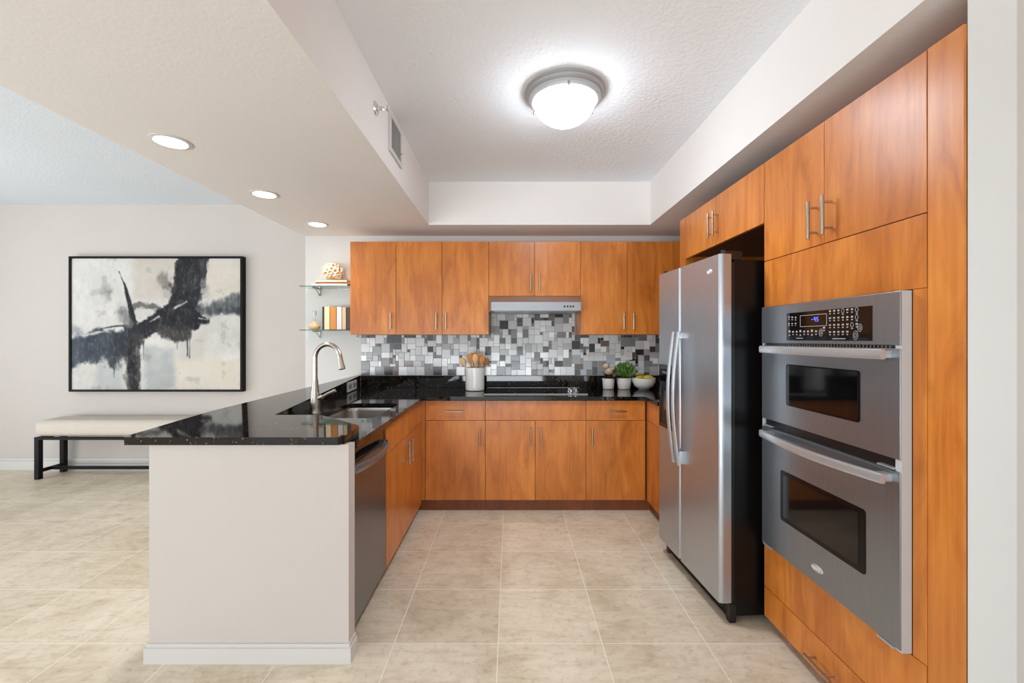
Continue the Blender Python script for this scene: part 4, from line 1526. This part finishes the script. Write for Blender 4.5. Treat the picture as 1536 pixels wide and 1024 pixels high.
# ------------------------------------------------------------------ ceiling fittings
lx, ly = 0.288, 2.313
t = thing('ceiling_light', 'round flush ceiling light with nickel ring and lit frosted dome', 'ceiling light', (lx, ly, ZT))
bm = B()
lathe(bm, [(0.190, ZT - 0.0005), (0.2135, ZT - 0.0005), (0.2150, ZT - 0.010), (0.206, ZT - 0.016), (0.206, ZT - 0.022), (0.200, ZT - 0.030), (0.192, ZT - 0.034), (0.190, ZT - 0.046), (0.174, ZT - 0.056), (0.166, ZT - 0.056), (0.166, ZT - 0.010)], (lx, ly, 0), 64, capb=False, capt=False)
bmesh.ops.recalc_face_normals(bm, faces=bm.faces[:])
obj('mounting_ring', bm, simple('satin_nickel_ring', (176, 177, 180), 0.42, 0.45), t)
bm = B()
pr = [(0.160, ZT - 0.040), (0.161, ZT - 0.054)]
for k in range(1, 17):
    u = k / 16
    pr.append((max(0.0005, 0.161 * (1 - u * u) ** 0.6), ZT - 0.054 - 0.125 * u))
lathe(bm, pr, (lx, ly, 0), 56, capb=False)
bmesh.ops.recalc_face_normals(bm, faces=bm.faces[:])
obj('glass_dome', bm, M['frost'], t, 60)
l = bpy.data.lights.new('ceiling_light_bulb', 'SPOT')
l.energy = 42
l.spot_size = math.radians(165)
l.spot_blend = 0.8
l.shadow_soft_size = 0.10
l.color = (0.90, 0.95, 1.0)
lo = bpy.data.objects.new('ceiling_light_bulb', l)
COL.objects.link(lo)
lo.location = (lx, ly, ZT - 0.30)
for a in (0.5, 2.6, 4.7):
    cx_, cy_ = lx + 0.183 * math.cos(a), ly + 0.183 * math.sin(a)
    bm = B()
    lathe(bm, [(0.004, ZT - 0.046), (0.007, ZT - 0.056), (0.007, ZT - 0.066), (0.003, ZT - 0.070)], (cx_, cy_, 0), 12)
    obj('finial', bm, M['nickel'], t)

for (x, y, lb) in ((-1.645, 2.097, 'recessed downlight nearest the viewer in the left soffit'), (-1.625, 2.86, 'middle recessed downlight in the left soffit'),
                   (-1.61, 3.61, 'recessed downlight farthest back, above the glass shelves')):
    t = thing('recessed_downlight', lb, 'downlight', (x, y, ZS), 0, 'recessed downlights in the soffit')
    bm = B()
    lathe(bm, [(0.066, ZS - 0.001), (0.086, ZS - 0.0005), (0.086, ZS - 0.004), (0.070, ZS - 0.007), (0.064, ZS - 0.002)], (x, y, 0), 40, capb=False, capt=False)
    obj('trim_ring', bm, M['trim'], t)
    bm = B()
    lathe(bm, [(0.0665, ZS - 0.0012), (0.064, ZS - 0.004), (0.001, ZS - 0.005)], (x, y, 0), 36, capb=False)
    bmesh.ops.recalc_face_normals(bm, faces=bm.faces[:])
    obj('lens', bm, M['can'], t)
    l = bpy.data.lights.new('downlight_beam', 'SPOT')
    l.energy = 22
    l.spot_size = math.radians(115)
    l.spot_blend = 0.9
    l.shadow_soft_size = 0.06
    l.color = (1.0, 0.98, 0.95)
    lo = bpy.data.objects.new('downlight_beam', l)
    COL.objects.link(lo)
    lo.location = (x, y, ZS - 0.02)

# air vent and sprinkler on the left face of the raised ceiling
t = thing('air_vent', 'white louvred air vent high on the left soffit face', 'vent', (TX0, 2.57, 2.54))
VY0, VY1, VZ0, VZ1 = 2.435, 2.705, 2.425, 2.655
bm = B()
for a in ((VY0, VY1, VZ0, VZ0 + 0.028), (VY0, VY1, VZ1 - 0.028, VZ1), (VY0, VY0 + 0.028, VZ0 + 0.028, VZ1 - 0.028), (VY1 - 0.028, VY1, VZ0 + 0.028, VZ1 - 0.028)):
    box(bm, TX0 + 0.0005, TX0 + 0.011, *a, 0.002)
obj('vent_frame', bm, M['trim'], t)
obj('vent_backing', bx(TX0 + 0.0003, TX0 + 0.0015, VY0 + 0.028, VY1 - 0.028, VZ0 + 0.028, VZ1 - 0.028), simple('vent_shadow', (92, 92, 92), 0.8), t)
bm = B()
for k in range(13):
    y = VY0 + 0.034 + k * 0.0165
    sl = [(TX0 + 0.0018, y + 0.009), (TX0 + 0.0088, y), (TX0 + 0.0096, y + 0.001), (TX0 + 0.0026, y + 0.010)]
    prism(bm, sl, VZ0 + 0.028, VZ1 - 0.028)
obj('louvres', bm, M['trim'], t, 0)
bm = B()
tube(bm, [(TX0 + 0.006, VY1 - 0.04, 2.50), (TX0 + 0.022, VY1 - 0.04, 2.50)], 0.003, 8)
obj('damper_lever', bm, M['nickel'], t)
sy, sz = 2.20, 2.534
t = thing('fire_sprinkler', 'chrome sidewall fire sprinkler with round escutcheon beside the air vent', 'sprinkler', (TX0, sy, sz))
obj('escutcheon', lathe(B(), [(0.001, TX0 + 0.0004), (0.036, TX0 + 0.0004), (0.036, TX0 + 0.003), (0.026, TX0 + 0.010), (0.014, TX0 + 0.012)], (0, sy, sz), 32, 'x'), M['chrome'], t)
bm = B()
lathe(bm, [(0.012, TX0 + 0.010), (0.012, TX0 + 0.030), (0.008, TX0 + 0.034)], (0, sy, sz), 16, 'x')
for s_ in (-1, 1):
    tube(bm, [(TX0 + 0.030, sy + 0.009 * s_, sz), (TX0 + 0.044, sy + 0.012 * s_, sz), (TX0 + 0.058, sy + 0.003 * s_, sz)], 0.0028, 8)
lathe(bm, [(0.003, TX0 + 0.054), (0.016, TX0 + 0.059), (0.016, TX0 + 0.061), (0.002, TX0 + 0.062)], (0, sy, sz), 16, 'x')
obj('sprinkler_head', bm, M['chrome'], t)
